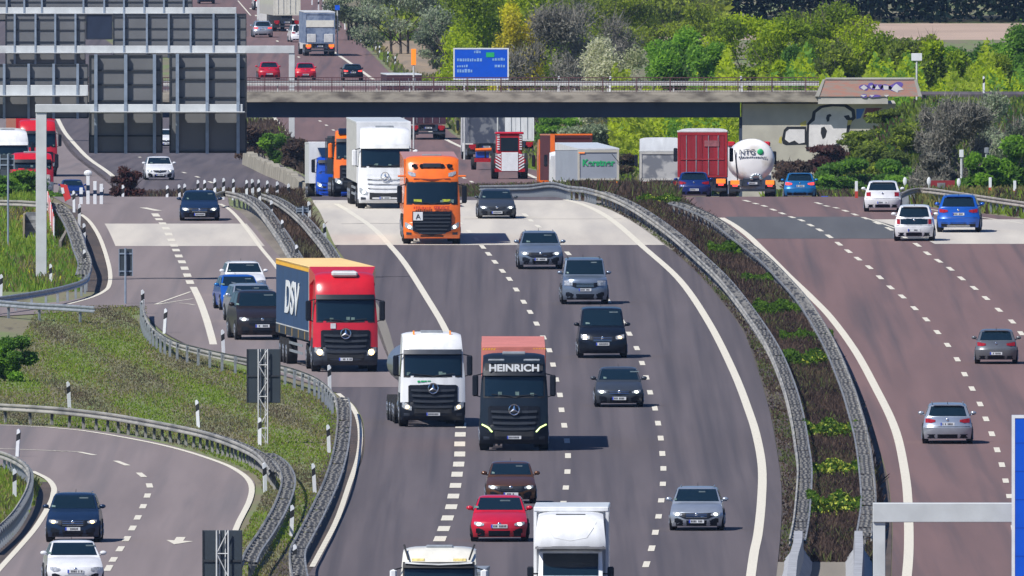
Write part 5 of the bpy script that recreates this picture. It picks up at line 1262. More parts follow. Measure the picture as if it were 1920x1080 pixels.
# abutment and brick parapet
zpt = Z(152, YB); zpb = Z(181, YB); zcb = Z(195, YB)
g = MB(); g.prism([(XX(1534, YB), zpb), (XX(1727, YB), zpb), (XX(1718, YB), zpt+.1), (XX(1545, YB), zpt+.1)], yb-.12, yb+.35)
brick = mat("parapet_brick", (.46, .23, .18), .85, col2=(.36, .28, .24), scale=(.8, 1, 4), nscale=2, detail=6, lo=.4, hi=.6)
bl(g).build("brick_parapet", brick, br)
g = MB(); g.box(XX(1548, YB), XX(1715, YB), yb-.16, yb+.4, zpt+.1, zpt+.2); g.prism([(XX(1528, YB), zpb), (XX(1536, YB), zpb), (XX(1547, YB), zpt+.1), (XX(1543, YB), zpt+.1)], yb-.15, yb+.35); g.prism([(XX(1722, YB), zpb), (XX(1729, YB), zpb), (XX(1719, YB), zpt+.1), (XX(1714, YB), zpt+.1)], yb-.15, yb+.35)
bl(g).build("parapet_coping", M["conlight"], br)
g = MB(); g.box(XX(1534, YB), XX(1665, YB), yb-.06, yb+11, zcb, zpb-.001); bl(g).build("abutment_cap", M["conlight"], br)
g = MB(); g.box(XX(1392, YB), XX(1680, YB), yb+.80, yb+10.9, G(YB)-.6, zcb-.0015); bl(g).build("abutment_wall", mat("abutment_concrete", (.46, .44, .37), .85, col2=(.36, .34, .29), scale=(.8, 1, .8), nscale=1.0, detail=7), br)
def flat(name, polys, yy, m, par=br):
    g = MB()
    for poly in polys: g.prism([(XX(x, YB), Z(y, YB)) for x, y in poly], yy-.006, yy)
    return bl(g).build(name, m, par)
def blob(cx, cy, rx, ry, wob, seed, n=22):
    rd = random.Random(seed); ph = [rd.uniform(0, 6) for _ in range(3)]
    return [(cx+rx*(1+wob*math.sin(2*t+ph[0])+wob*.6*math.sin(3*t+ph[1]))*math.cos(t), cy+ry*(1+wob*math.sin(2*t+ph[0])+wob*.6*math.sin(3*t+ph[1]))*math.sin(t)) for t in [2*math.pi*i/n for i in range(n)]]
yw = yb+.80
flat("graffiti_outline", [[(1512, 250), (1514, 232), (1522, 222), (1524, 210), (1538, 199), (1560, 195), (1588, 196), (1603, 206), (1605, 222), (1596, 230), (1590, 262), (1560, 282), (1530, 286), (1512, 284)]], yw, M["black"])
flat("graffiti_outline", [[(1466, 262), (1470, 244), (1476, 238), (1512, 238), (1512, 272), (1474, 273), (1468, 270)]], yw-.001, M["black"])
wg = mat("graffiti_white", (.68, .66, .66), .7, var=.15, nscale=2)
flat("graffiti_fill", [[(1517, 250), (1518, 234), (1528, 226), (1530, 212), (1542, 203), (1562, 200), (1584, 201), (1597, 210), (1598, 220), (1590, 224), (1586, 258), (1558, 277), (1532, 281), (1517, 280)],
                       [(1472, 262), (1474, 248), (1480, 243), (1509, 243), (1509, 268), (1498, 270), (1490, 264), (1480, 268)]], yw-.010, wg)
flat("graffiti_mark", [[(1540, 240), (1546, 238), (1551, 246), (1548, 258), (1543, 262), (1539, 250)], [(1549, 222), (1551, 216), (1557, 214), (1560, 218), (1556, 220), (1555, 228), (1551, 229)], [(1582, 218), (1592, 216), (1596, 224), (1588, 226)]], yw-.017, M["black"])
flat("graffiti_blue", [[(1606, 205), (1622, 204), (1614, 222), (1606, 224)]], yw-.002, mat("graffiti_blue", (.05, .16, .5), .6, var=.3))
flat("graffiti_maroon", [[(1624, 203), (1655, 203), (1640, 214), (1618, 224)]], yw-.003, mat("graffiti_maroon", (.20, .05, .07), .6, var=.3))
flat("graffiti_yellow", [[(1500, 232), (1512, 226), (1512, 236), (1502, 237)], [(1462, 258), (1466, 256), (1466, 270), (1460, 268)], [(1590, 226), (1598, 226), (1596, 234), (1589, 236)]], yw-.004, mat("graffiti_yellow", (.6, .52, .12), .6, var=.3))
# lettering on the brick parapet: white shapes over a violet ground
yp = yb-.12
flat("graffiti_violet", [blob(1620, 164, 8, 6, .15, 1), blob(1634, 162, 8, 6, .2, 2), blob(1646, 163, 9, 6.5, .2, 3), blob(1661, 164, 9, 6.5, .2, 4), blob(1680, 163, 14, 8, .2, 5), blob(1620, 180, 7, 3, .2, 6), blob(1640, 180, 9, 3, .2, 7)], yp, mat("graffiti_violet", (.16, .10, .42), .6, var=.3, nscale=4))
flat("graffiti_letters", [[(1613, 164), (1620, 159), (1627, 165), (1620, 169)], [(1631, 161), (1637, 160), (1634, 167)], [(1640, 167), (1645, 159), (1650, 167)], [(1656, 160), (1666, 161), (1666, 168), (1657, 168)], [(1671, 168), (1676, 161), (1681, 157), (1687, 162), (1695, 168), (1684, 170), (1683, 174)],
                          [(1613, 178), (1625, 178), (1619, 182)], [(1630, 178), (1640, 178), (1635, 182)], [(1657, 178), (1668, 178), (1662, 182)]], yp-.010, wg)
# deck of the road running on to the right
g = MB(); g.box(XX(1730, YB), XX(1730, YB)+60, yb+1, yb+10, zt-.4, zt-.05); tag(g.build("bridge_road", asph), kind="structure")

# ---------------------------------------------------------------- crash barriers
M["spacer"] = mat("spacer_grey", (.31, .30, .28), .7, col2=(.06, .065, .08), scale=(9, 9, 3), nscale=1.0, detail=3, lo=.42, hi=.58)
PROF = [(-.00, .46), (.05, .49), (.05, .53), (.00, .58), (.00, .62), (.05, .66), (.05, .71), (.00, .74)]
def rail(label, pts, side=1, ladder=0.0, ladderside=1, h=0.74, posts=3.0, y1=None, near=None, back=True, group="steel crash barriers along the carriageways", mm=None):
    """pts: photo points of the beam's top edge"""
    q = [((p[1], p[2]) if p[0] == 'w' else W(p[0], p[1], h, near if len(p) < 3 else p[2] == 'n')) for p in pts]
    P = smoothpts(q, 1.5 if ladder else 2.0)
    root = empty("crash_barrier", (P[0][0], P[0][1]-OY, G(P[0][1])), 0, label, "crash barrier", group)
    ox, oy, oz = root.location
    b = MB(); n = len(PROF); cum = [0]
    nrm = []
    for i, p in enumerate(P):
        a = P[max(0, i-1)]; c = P[min(len(P)-1, i+1)]; tx, ty = c[0]-a[0], c[1]-a[1]; l = math.hypot(tx, ty) or 1
        nrm.append((-ty/l, tx/l)); 
        if i: cum.append(cum[-1]+math.hypot(p[0]-P[i-1][0], p[1]-P[i-1][1]))
    def beam(b, off, sd, hh=0.0):
        o = len(b.v)
        for p, (nx, ny) in zip(P, nrm):
            for (d, z) in PROF:
                k = off+d*sd; b.v.append((p[0]+nx*k-ox, p[1]+ny*k-OY-oy, G(p[1])+z+hh-oz))
            for (d, z) in PROF[::-1]:
                k = off+(d-.012)*sd; b.v.append((p[0]+nx*k-ox, p[1]+ny*k-OY-oy, G(p[1])+z+hh-oz))
        m = 2*n
        for i in range(len(P)-1):
            for j in range(m): k = (j+1) % m; b.f.append((o+i*m+j, o+i*m+k, o+(i+1)*m+k, o+(i+1)*m+j)); b.m.append(0)
    beam(b, 0, side); b.build("beam", mm or M["railm"], root, recalc=True)
    if ladder:
        b = MB(); o_ = 0
        for p, (nx, ny) in zip(P, nrm):
            for (u, z) in ((-.03, .60), (.03, .60), (.03, .66), (-.03, .66)):
                k = ladder*ladderside+u; b.v.append((p[0]+nx*k-ox, p[1]+ny*k-OY-oy, G(p[1])+z-oz))
        for i in range(len(P)-1):
            for j in range(4): k = (j+1) % 4; b.f.append((i*4+j, i*4+k, i*4+4+k, i*4+4+j)); b.m.append(0)
        b.build("rear_strap", M["galvd"], root)
    # posts
    step = posts; total = cum[-1]; ks = np.arange(step*.5, total, step)
    pos = []
    for k in ks:
        i = int(np.searchsorted(cum, k)); i = min(max(i, 1), len(P)-1); t = (k-cum[i-1])/max(1e-6, cum[i]-cum[i-1])
        x = P[i-1][0]+(P[i][0]-P[i-1][0])*t; y = P[i-1][1]+(P[i][1]-P[i-1][1])*t; pos.append((y, x, nrm[i]))
    pos.sort(key=lambda a: a[0])
    def postmesh(b, x, y, nx, ny, z0):
        ld = ladder*ladderside if ladder else -.14*side
        def L(u, v, z): return (x+nx*u-ny*v, y+ny*u+nx*v, z0+z)
        def bx(u0, u1, v0, v1, za, zb):
            vs = [L(u0, v0, za), L(u1, v0, za), L(u1, v1, za), L(u0, v1, za), L(u0, v0, zb), L(u1, v0, zb), L(u1, v1, zb), L(u0, v1, zb)]
            b.add(vs, [(0, 3, 2, 1), (4, 5, 6, 7), (0, 1, 5, 4), (1, 2, 6, 5), (2, 3, 7, 6), (3, 0, 4, 7)])
        c = ld/2 if ladder else -.09*side
        bx(c-.05, c+.05, -.03, .03, -.3, .72)
        if ladder: lo_, hi_ = min(.02*np.sign(ld), ld-.02*np.sign(ld)), max(.02*np.sign(ld), ld-.02*np.sign(ld)); bx(lo_, hi_, -.08, .08, .63, .70); bx(lo_, hi_, -.02, .02, .50, .53)
        else: bx(min(c, 0), max(c, 0), -.03, .03, .55, .68)
    first = None
    for (y, x, (nx, ny)) in pos[:100]:
        ang = math.atan2(ny, nx)
        if first is None:
            b = MB(); postmesh(b, 0, 0, 1, 0, 0); o = b.build("post", M["spacer"] if ladder else M["galv"], root); first = o
        else: o = first.copy(); COL.objects.link(o); o.parent = root
        o.location = (x-ox, y-OY-oy, G(y)-oz-random.random()*.03); o.rotation_euler = (0, R(random.uniform(-4, 4)) if ladder else 0, ang)
    if len(pos) > 100:
        b = MB()
        for (y, x, (nx, ny)) in pos[100:]: postmesh(b, x-ox, y-OY-oy, nx, ny, G(y)-oz)
        tag(b.build("far_posts", M["spacer"] if ladder else M["galv"], root, recalc=False), kind="stuff")
    return root
rail("long crash barrier on the left side of the planted median beside the white line", [(1482, 1010), (1491, 960), (1497, 880), (1492, 830), (1482, 770), (1466, 712), (1440, 650), (1402, 590), (1352, 525), (1302, 476), (1252, 432), (1202, 396), (1155, 370), (1115, 356)],
     side=1, ladder=.47, ladderside=-1, near=True)
rail("barrier end bending left behind the orange lorry at the brow", [(1115, 356), (1092, 350.5), ("w", XX(1066, 1652), 1652), ("w", XX(1035, 1672), 1672), ("w", XX(1000, 1700), 1700), ("w", XX(965, 1730), 1730), ("w", XX(900, 1780), 1780)], near=True, posts=2.0, mm=M["galvd"])
rail("long crash barrier on the right side of the planted median along the reddish road", [(1633, 1000), (1641, 940), (1637, 880), (1628, 820), (1612, 760), (1597, 715), (1572, 655), (1545, 605), (1515, 560), (1480, 520), (1440, 480), (1395, 445), (1348, 409), (1300, 386), (1272, 377)],
     side=-1, ladder=.47, ladderside=1, near=True)
rail("short crash barrier right of the slip road, left of the dark brown gore strip", [(556, 500), (535, 465), (518, 437), (498, 408), (480, 385), (462, 371), (445, 363), (420, 358), (404, 362)], side=1, ladder=.55, ladderside=-1, near=True)
rail("short crash barrier left of the concrete strip, right of the dark brown gore strip", [(628, 500), (605, 462), (588, 440), (568, 416), (545, 394), (520, 376), (500, 366), (486, 362)], side=1, ladder=.5, ladderside=-1, near=True)
rail("crash barrier on visible posts running down from the striped marker to the lattice sign", [(268, 562), (269, 580), (276, 600), (292, 618), (325, 638), (372, 651), (430, 664), (480, 674), (540, 688), (585, 704), (612, 722), (628, 742)], side=1, near=True, posts=4.0)
rail("ladder-like crash barrier snaking down to the bottom edge left of the main carriageway", [(628, 742), (632, 765), (631, 800), (623, 850), (605, 905), (578, 962), (556, 1003), (542, 1035), (548, 1085)], side=1, ladder=.5, ladderside=1, near=True)
rail("double crash barrier sweeping along the outer edge of the loop ramp", [(-25, 756), (0, 757), (100, 763), (200, 774), (300, 791), (380, 808), (440, 828), (482, 850), (506, 880)], side=-1, near=True, posts=2.0, ladder=.34, ladderside=1)
rail("ladder-like crash barrier below the lattice sign between grass and loop ramp", [(488, 846), (512, 862), (526, 885), (526, 910), (512, 948), (488, 990), (462, 1028), (452, 1050)], side=1, ladder=.47, ladderside=1, near=True)
rail("curved crash barrier at the left edge inside the loop ramp", [(-25, 843), (0, 846), (26, 856), (46, 870), (55, 888), (50, 915), (34, 945), (14, 970), (-20, 1000)], side=-1, near=True, posts=2.0)
rail("broad crash barrier left of the pale slip road strip, beside the big gantry post", [(166, 512), (170, 490), (160, 462), (150, 432), (136, 404), (122, 386), (112, 380)], side=-1, ladder=.55, ladderside=1, near=True)
rail("dark-backed crash barrier sweeping left to the picture edge under the big gantry post", [(166, 512), (163, 519), (146, 528), (105, 539), (55, 548), (0, 556), (-30, 560)], side=1, near=True, posts=4.0, mm=M["galv"])
rail("straight crash barrier low at the left, just above the long grass", [(178, 575), (120, 571), (60, 568), (0, 563), (-30, 561)], side=1, near=True, posts=4.0, mm=M["galv"])
rail("weathered crash barrier curving round the brow at the right of the outbound road", [(1690, 362), (1705, 355), (1722, 352), (1745, 353), (1790, 359), (1850, 368), (1925, 379)], side=-1, near=True, posts=2.0, mm=mat("rail_brownish", (.34, .31, .28), .7, var=.35, nscale=2))
rail("pale crash barrier at the far left behind the big gantry post", [(-20, 375), (40, 376), (110, 381)], side=-1, near=True, posts=4.0)
# grey steel-and-concrete walls at the bottom of the median
def cwall(label, pts, h, wd):
    P = smoothpts([W(p[0], p[1], h, True) for p in pts], 3); b = MB(); rings = []
    for i, p in enumerate(P):
        a = P[max(0, i-1)]; c = P[min(len(P)-1, i+1)]; tx, ty = c[0]-a[0], c[1]-a[1]; l = math.hypot(tx, ty) or 1; nx, ny = -ty/l, tx/l
        t = min(1, i/6)
        for (u, z) in ((-wd*1.3, 0), (-wd*.5, .35), (-wd*.38, h), (wd*.38, h), (wd*.5, .35), (wd*1.3, 0)): b.v.append((p[0]+nx*u, p[1]-OY+ny*u, G(p[1])+z*1.0))
    n = 6
    for i in range(len(P)-1):
        for j in range(n-1): b.f.append((i*n+j, i*n+j+1, (i+1)*n+j+1, (i+1)*n+j)); b.m.append(0)
    b.f.append(tuple(range(n))); b.m.append(0); b.f.append(tuple(range(len(b.v)-1, len(b.v)-n-1, -1))); b.m.append(0)
    tag(b.build("barrier_wall", M["barrier"]), label, "barrier wall", "concrete barrier walls in the median")
cwall("pale concrete barrier wall starting at the bottom left of the median", [(1497, 996), (1496, 1015), (1488, 1045), (1484, 1085)], .95, .36)
cwall("pale concrete barrier wall starting at the bottom right of the median, by the gantry post", [(1610, 996), (1611, 1030), (1608, 1085)], .95, .34)

# ---------------------------------------------------------------- marker posts
mp_first = None
def markers(lst, where):
    global mp_first
    for (x, y, lab) in lst:
        near = y >= 372; Y = Yof(y, near=near) if not isinstance(lab, tuple) else lab[1]
        X = XX(x, Y); z = G(Y) if not isinstance(lab, tuple) else lab[2]
        if mp_first is None:
            root = empty("marker_post", (0, 0, 0)); root["category"] = "marker post"
            g = MB(); g.prism([(-.06, 0), (.06, 0), (.06, .96), (.0, 1.04), (-.06, 1.0)], -.05, .05); g.build("post", M["signwhite"], root)
            g = MB(); g.add([(-.063, -.053, .58), (.063, -.053, .66), (.063, -.053, .90), (-.063, -.053, .82), (-.063, .053, .58), (.063, .053, .66), (.063, .053, .90), (-.063, .053, .82)], [(0, 1, 2, 3), (4, 7, 6, 5), (0, 4, 5, 1), (1, 5, 6, 2), (2, 6, 7, 3), (3, 7, 4, 0)])
            g.build("black_band", M["black"], root)
            mp_first = root; r = root
        else:
            r = mp_first.copy(); COL.objects.link(r)
            for c in mp_first.children: d = c.copy(); COL.objects.link(d); d.parent = r
        r.location = (X, Y-OY, z); r["group"] = where; r["label"] = lab if not isinstance(lab, tuple) else lab[0]
        r.rotation_euler = (R(random.uniform(-3, 3)), R(random.uniform(-4, 4)), R(random.uniform(-15, 15)))
NL = ["behind the loop ramp barrier", ""]
markers([(130, 767, "black and white marker post behind the loop ramp barrier, farther left of two"), (372, 802, "black and white marker post behind the loop ramp barrier, farther right of two"),
         (32, 858, "black and white marker post at the far left, behind the curved barrier"), (27, 936, "black and white marker post on the grass inside the curved left barrier"),
         (487, 836, "black and white marker post at the foot of the upper lattice sign"), (497, 924, "black and white marker post on the ladder-like barrier by the loop ramp"),
         (617, 850, "marker post on the snaking barrier just below its top"), (590, 925, "marker post on the snaking barrier, middle one of three"), (546, 1006, "marker post on the snaking barrier, third from the top"),
         (552, 1082, "marker post at the bottom of the snaking barrier"), (268, 590, "marker post at the start of the barrier on visible posts"), (308, 626, "marker post behind the barrier on visible posts, next to the lane nose"),
         (419, 667, "marker post behind the barrier on visible posts, left of the lattice sign"), (618, 735, "marker post where the red lorry's barrier bends down"),
         (95, 540, "marker post in the grass at the foot of the big gantry post"), (1, 560, "marker post cut by the left edge above the dark barrier")], "marker posts in the foreground")
markers([(139, 399, "marker post at the top of the broad left barrier"), (148, 425, "marker post second down the broad left barrier"), (158, 462, "marker post third down the broad left barrier"), (160, 512, "marker post at the bend of the broad left barrier"),
         (488, 393, "marker post first down the slip road barrier"), (508, 418, "marker post second down the slip road barrier"), (531, 455, "marker post third down the slip road barrier"), (556, 503, "marker post above the navy trailer"),
         (581, 420, "marker post between the gore barrier and the pale concrete, upper"), (610, 462, "marker post between the gore barrier and the pale concrete, lower"), (474, 376.5, "marker post at the brow left of the slip road barrier's bend")], "marker posts along the slip road barriers")
bl_ = []
for i, (x, y) in enumerate([(370, 376), (383, 376), (403, 374.5), (418, 372.5), (437, 374), (462, 376), (483, 375), (500, 377), (519, 379), (540, 383), (402, 372.4), (313, 386), (345, 383), (337, 384), (230, 385), (190, 388)]):
    Yq = 1650+i*1.5; bl_.append((x, 372, (["white-topped marker post in the row along the brow above the slip road"][0], Yq, Z(y+0, Yq)-.05)))
markers(bl_, "row of marker posts along the brow")
bb_ = []
for (x, y, l) in [(1047, 160, "marker post on the bridge, nearest the blue direction sign"), (1143, 162, "marker post on the bridge above the white blossom bush"), (1391, 162, "marker post on the bridge above the tanker"), (1845, 166, "marker post on the road right of the brick parapet")]:
    bb_.append((x, 372, (l, YB+2.5, zt)))
markers(bb_, "marker posts on the bridge")
fp = []
for i, (x, y) in enumerate([(585, 6), (597, 16), (606, 16), (615, 18), (636, 48), (647, 52), (659, 64), (676, 74), (690, 82), (705, 93), (712, 104), (727, 115), (741, 125), (1080-340, 124)]):
    Yq = Yof(y+4); fp.append((x, 372, ("small white marker post in the row along the far right verge", Yq, G(Yq))))
markers(fp, "row of marker posts along the far right verge")
# red and white posts at the brow of the outbound road
f_ = None
for (x, top, bot, l) in [(1606, 356, 383, "red and white post at the brow, left of the white crossover"), (1857, 348, 376, "red and white post behind the right barrier, left of two"), (1903, 355, 382, "red and white post behind the right barrier, right of two")]:
    Y = 1662; r_ = empty("warning_post", (XX(x, Y), Y-OY, G(Y)), 0, l, "warning post", "red and white warning posts"); sc = 1.1
    if f_ is None:
        g = MB(); g.box(-.07, .07, -.04, .04, 0, 1.1, ch=.01); a = g.build("post", M["signwhite"], r_)
        g = MB(); g.box(-.073, .073, -.043, .043, .2, .62); b_ = g.build("red_band", mat("band_red", (.5, .05, .03), .6, var=.2), r_); f_ = (a, b_)
    else:
        for q in f_: c = q.copy(); COL.objects.link(c); c.parent = r_
    r_.location.z = Z(bot, Y)
for (x, top, bot, l) in [(1697, 336, 360, "white paddle marker left of the red cabinet, farther one"), (1742, 336, 360, "white paddle marker just left of the red cabinet"), (1798, 338, 362, "white paddle marker right of the red cabinet")]:
    Y = 1690; r_ = empty("paddle_marker", (XX(x, Y), Y-OY, G(Y)), 0, l, "marker", "white paddle markers behind the right barrier"); zb = Z(bot, Y)-G(Y)
    g = MB(); g.tube((0, 0, 0), (0, 0, zb+.5), .025, n=6); g.build("stake", M["galvl"], r_)
    g = MB(); g.ball((0, 0, zb+.52), (.1, .04, .2), 10, 6); g.build("paddle", M["signwhite"], r_)
# cluster of white works posts at the left brow
for i, (x, t, b_, l) in enumerate([(152, 352, 392, "white works post at the left brow, leftmost"), (165, 325, 385, "tall white works post at the left brow, second from the left"), (178, 340, 386, "white works post at the left brow, third from the left"), (190, 345, 385, "white works post at the left brow, rightmost")]):
    Y = 1640; r_ = empty("works_post", (XX(x, Y), Y-OY, G(Y)), 0, l, "works post", "white works posts at the left brow"); h = Z(t, Y)-G(Y)
    g = MB(); g.box(-.08, .08, -.05, .05, 0, h, ch=.01); g.build("post", M["signwhite"], r_)
    g = MB(); g.box(-.083, .083, -.053, .053, h*.45, h*.62); g.build("dark_band", M["navy"] if "navy" in M else P["navy"], r_)
    if i == 1: g = MB(); g.ball((0, 0, h), (.2, .1, .15), 10, 6); g.build("cap", M["signwhite"], r_)
Y = 1645; r_ = empty("warning_board", (XX(121, Y), Y-OY, G(Y)), 0, "slanting red and white warning board at the left brow", "warning board")
g = MB(); g.prism([(-.22, Z(345, Y)-G(Y)), (.12, Z(347, Y)-G(Y)), (.30, Z(372, Y)-G(Y)), (.02, Z(378, Y)-G(Y))], -.03, .03); g.build("board", M["redlit"] if False else mat("band_red2", (.62, .04, .04), .6, var=.2), r_)
g = MB(); g.prism([(-.18, Z(352, Y)-G(Y)), (-.05, Z(352, Y)-G(Y)), (.0, Z(362, Y)-G(Y)), (-.13, Z(364, Y)-G(Y))], -.04, -.03); g.build("white_stripe", M["signwhite"], r_)
g = MB(); g.tube((.05, 0, 0), (.05, 0, Z(372, Y)-G(Y)+.1), .03, n=6); g.build("leg", M["galvd"], r_)
# broken concrete edge wall beyond the crest
P_ = [W(462, 275, 1.2, False), W(500, 292, 1.2, False), (XX(545, 2150), 2150), (XX(588, 2080), 2080)]
b = MB(); P2 = smoothpts(P_, 4)
for i, p in enumerate(P2):
    hh = .8+.12*math.sin(i*1.7)+.08*math.sin(i*4.1)
    for (u, z) in ((-.3, 0), (-.22, hh), (.22, hh), (.3, 0)): b.v.append((p[0]+u, p[1]-OY, G(p[1])+z))
for i in range(len(P2)-1):
    for j in range(3): b.f.append((i*4+j, i*4+j+1, (i+1)*4+j+1, (i+1)*4+j)); b.m.append(0)
b.f += [(0, 1, 2, 3)]; b.m += [0]
tag(b.build("edge_wall", mat("old_concrete", (.34, .31, .24), .9, var=.4, nscale=.8, detail=8)), "weathered pale concrete edge wall left of the small blue lorry", "wall")

hz = MB(); hz.box(-4100, 4100, -1520, 10600, -40, 45)
hm = bpy.data.materials.new("haze_air"); hm.use_nodes = True; hn = hm.node_tree; hn.nodes.remove(hn.nodes["Principled BSDF"])
pv = hn.nodes.new("ShaderNodeVolumePrincipled"); pv.inputs["Color"].default_value = (.42, .64, 1, 1); pv.inputs["Density"].default_value = 2.1e-5; pv.inputs["Anisotropy"].default_value = 0.2
hn.links.new(pv.outputs[0], hn.nodes["Material Output"].inputs["Volume"])
tag(hz.build("haze", hm), kind="stuff")

# ================================================================ vegetation
def lm(name, c):
    m = mat("leaf_"+name, c, .7, var=.25, nscale=2.5, spec=.2); t = m.node_tree; b = t.nodes["Principled BSDF"]
    tr = t.nodes.new("ShaderNodeBsdfTranslucent"); mx = t.nodes.new("ShaderNodeMixShader"); mx.inputs[0].default_value = .6
    src = b.inputs["Base Color"].links[0].from_socket; t.links.new(src, tr.inputs["Color"])
    t.links.new(b.outputs[0], mx.inputs[1]); t.links.new(tr.outputs[0], mx.inputs[2]); t.links.new(mx.outputs[0], t.nodes["Material Output"].inputs[0])
    return m
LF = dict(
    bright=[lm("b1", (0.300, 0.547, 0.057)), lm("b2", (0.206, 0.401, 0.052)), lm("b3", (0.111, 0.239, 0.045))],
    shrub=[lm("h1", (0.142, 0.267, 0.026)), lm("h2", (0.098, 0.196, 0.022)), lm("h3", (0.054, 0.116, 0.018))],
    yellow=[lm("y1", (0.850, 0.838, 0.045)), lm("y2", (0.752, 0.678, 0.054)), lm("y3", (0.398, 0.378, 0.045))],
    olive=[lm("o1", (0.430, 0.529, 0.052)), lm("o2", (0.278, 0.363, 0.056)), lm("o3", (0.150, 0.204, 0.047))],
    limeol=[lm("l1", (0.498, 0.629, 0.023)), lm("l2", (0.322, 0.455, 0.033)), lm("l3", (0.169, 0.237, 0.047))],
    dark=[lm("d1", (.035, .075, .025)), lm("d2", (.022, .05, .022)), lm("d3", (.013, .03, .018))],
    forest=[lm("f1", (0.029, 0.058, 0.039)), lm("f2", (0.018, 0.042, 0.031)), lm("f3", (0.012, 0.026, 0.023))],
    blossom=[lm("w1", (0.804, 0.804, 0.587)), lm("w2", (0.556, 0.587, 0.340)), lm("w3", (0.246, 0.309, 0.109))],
    grey=[lm("g1", (0.366, 0.359, 0.298)), lm("g2", (0.236, 0.236, 0.193)), lm("g3", (0.131, 0.137, 0.104))],
    greyg=[lm("q1", (0.527, 0.612, 0.399)), lm("q2", (0.320, 0.391, 0.246)), lm("q3", (0.153, 0.197, 0.138))],
    brown=[lm("n1", (0.196, 0.132, 0.098)), lm("n2", (0.132, 0.090, 0.071)), lm("n3", (0.086, 0.060, 0.052))],
    maroon=[lm("m1", (0.194, 0.086, 0.079)), lm("m2", (0.129, 0.061, 0.057)), lm("m3", (0.072, 0.043, 0.040))],
    scrub=[lm("s1", (0.203, 0.244, 0.081)), lm("s2", (0.173, 0.125, 0.081)), lm("s3", (0.100, 0.072, 0.056))],
    grass=[lm("r1", (0.302, 0.428, 0.054)), lm("r2", (0.350, 0.316, 0.105)), lm("r3", (0.324, 0.311, 0.135)) if True else lm("r3x", (0.456, 0.311, 0.197))],
    drygrass=[lm("t1", (0.351, 0.325, 0.189)), lm("t2", (0.247, 0.234, 0.124)), lm("t3", (0.195, 0.247, 0.078))],
)
bark = mat("bark", (.10, .085, .07), .9, var=.4, nscale=6)
barkl = mat("bark_pale", (.26, .24, .20), .9, var=.4, nscale=6)
def quads(C, Sz, midx, rng, flat=0.0, elong=1.5):
    n = len(C)
    a = rng.normal(size=(n, 3)); a /= np.linalg.norm(a, axis=1)[:, None]
    b = rng.normal(size=(n, 3)); b -= (b*a).sum(1)[:, None]*a; b /= np.linalg.norm(b, axis=1)[:, None]
    c = np.cross(a, b)
    s = Sz[:, None]
    v = np.stack([C-b*s*elong*.5, C-c*s*.35, C+b*s*elong*.5, C+c*s*.35], 1).reshape(-1, 3)
    return v
def fastmesh(name, v, k, midx, mats, parent=None, loc=None):
    """v: (n*k,3) vertices, one k-gon each"""
    me = bpy.data.meshes.new(name); n = len(v)//k
    me.vertices.add(len(v)); me.vertices.foreach_set("co", np.asarray(v, np.float32).ravel())
    me.loops.add(n*k); me.loops.foreach_set("vertex_index", np.arange(n*k, dtype=np.int32))
    me.polygons.add(n); me.polygons.foreach_set("loop_start", np.arange(0, n*k, k, dtype=np.int32))
    for q in mats: me.materials.append(q)
    me.polygons.foreach_set("material_index", np.asarray(midx, np.int32)); me.update(calc_edges=True); me.validate()
    o = bpy.data.objects.new(name, me); COL.objects.link(o)
    if parent: o.parent = parent
    if loc is not None: o.location = loc
    return o
def crown_pts(rng, lobes, n, inner=.45):
    """lobes: list of (x,y,z,rx,ry,rz)"""
    wts = np.array([l[3]*l[4]*l[5] for l in lobes])**.66; wts /= wts.sum(); C = []; T = []
    for i, l in enumerate(lobes):
        k = int(n*wts[i]); d = rng.normal(size=(k, 3)); d /= np.linalg.norm(d, axis=1)[:, None]
        r = rng.random(k)**inner*(1+.12*rng.normal(size=k)); C.append(np.array(l[:3])+d*r[:, None]*np.array(l[3:])); T += [rng.random()]*k
    return np.concatenate(C), np.array(T)
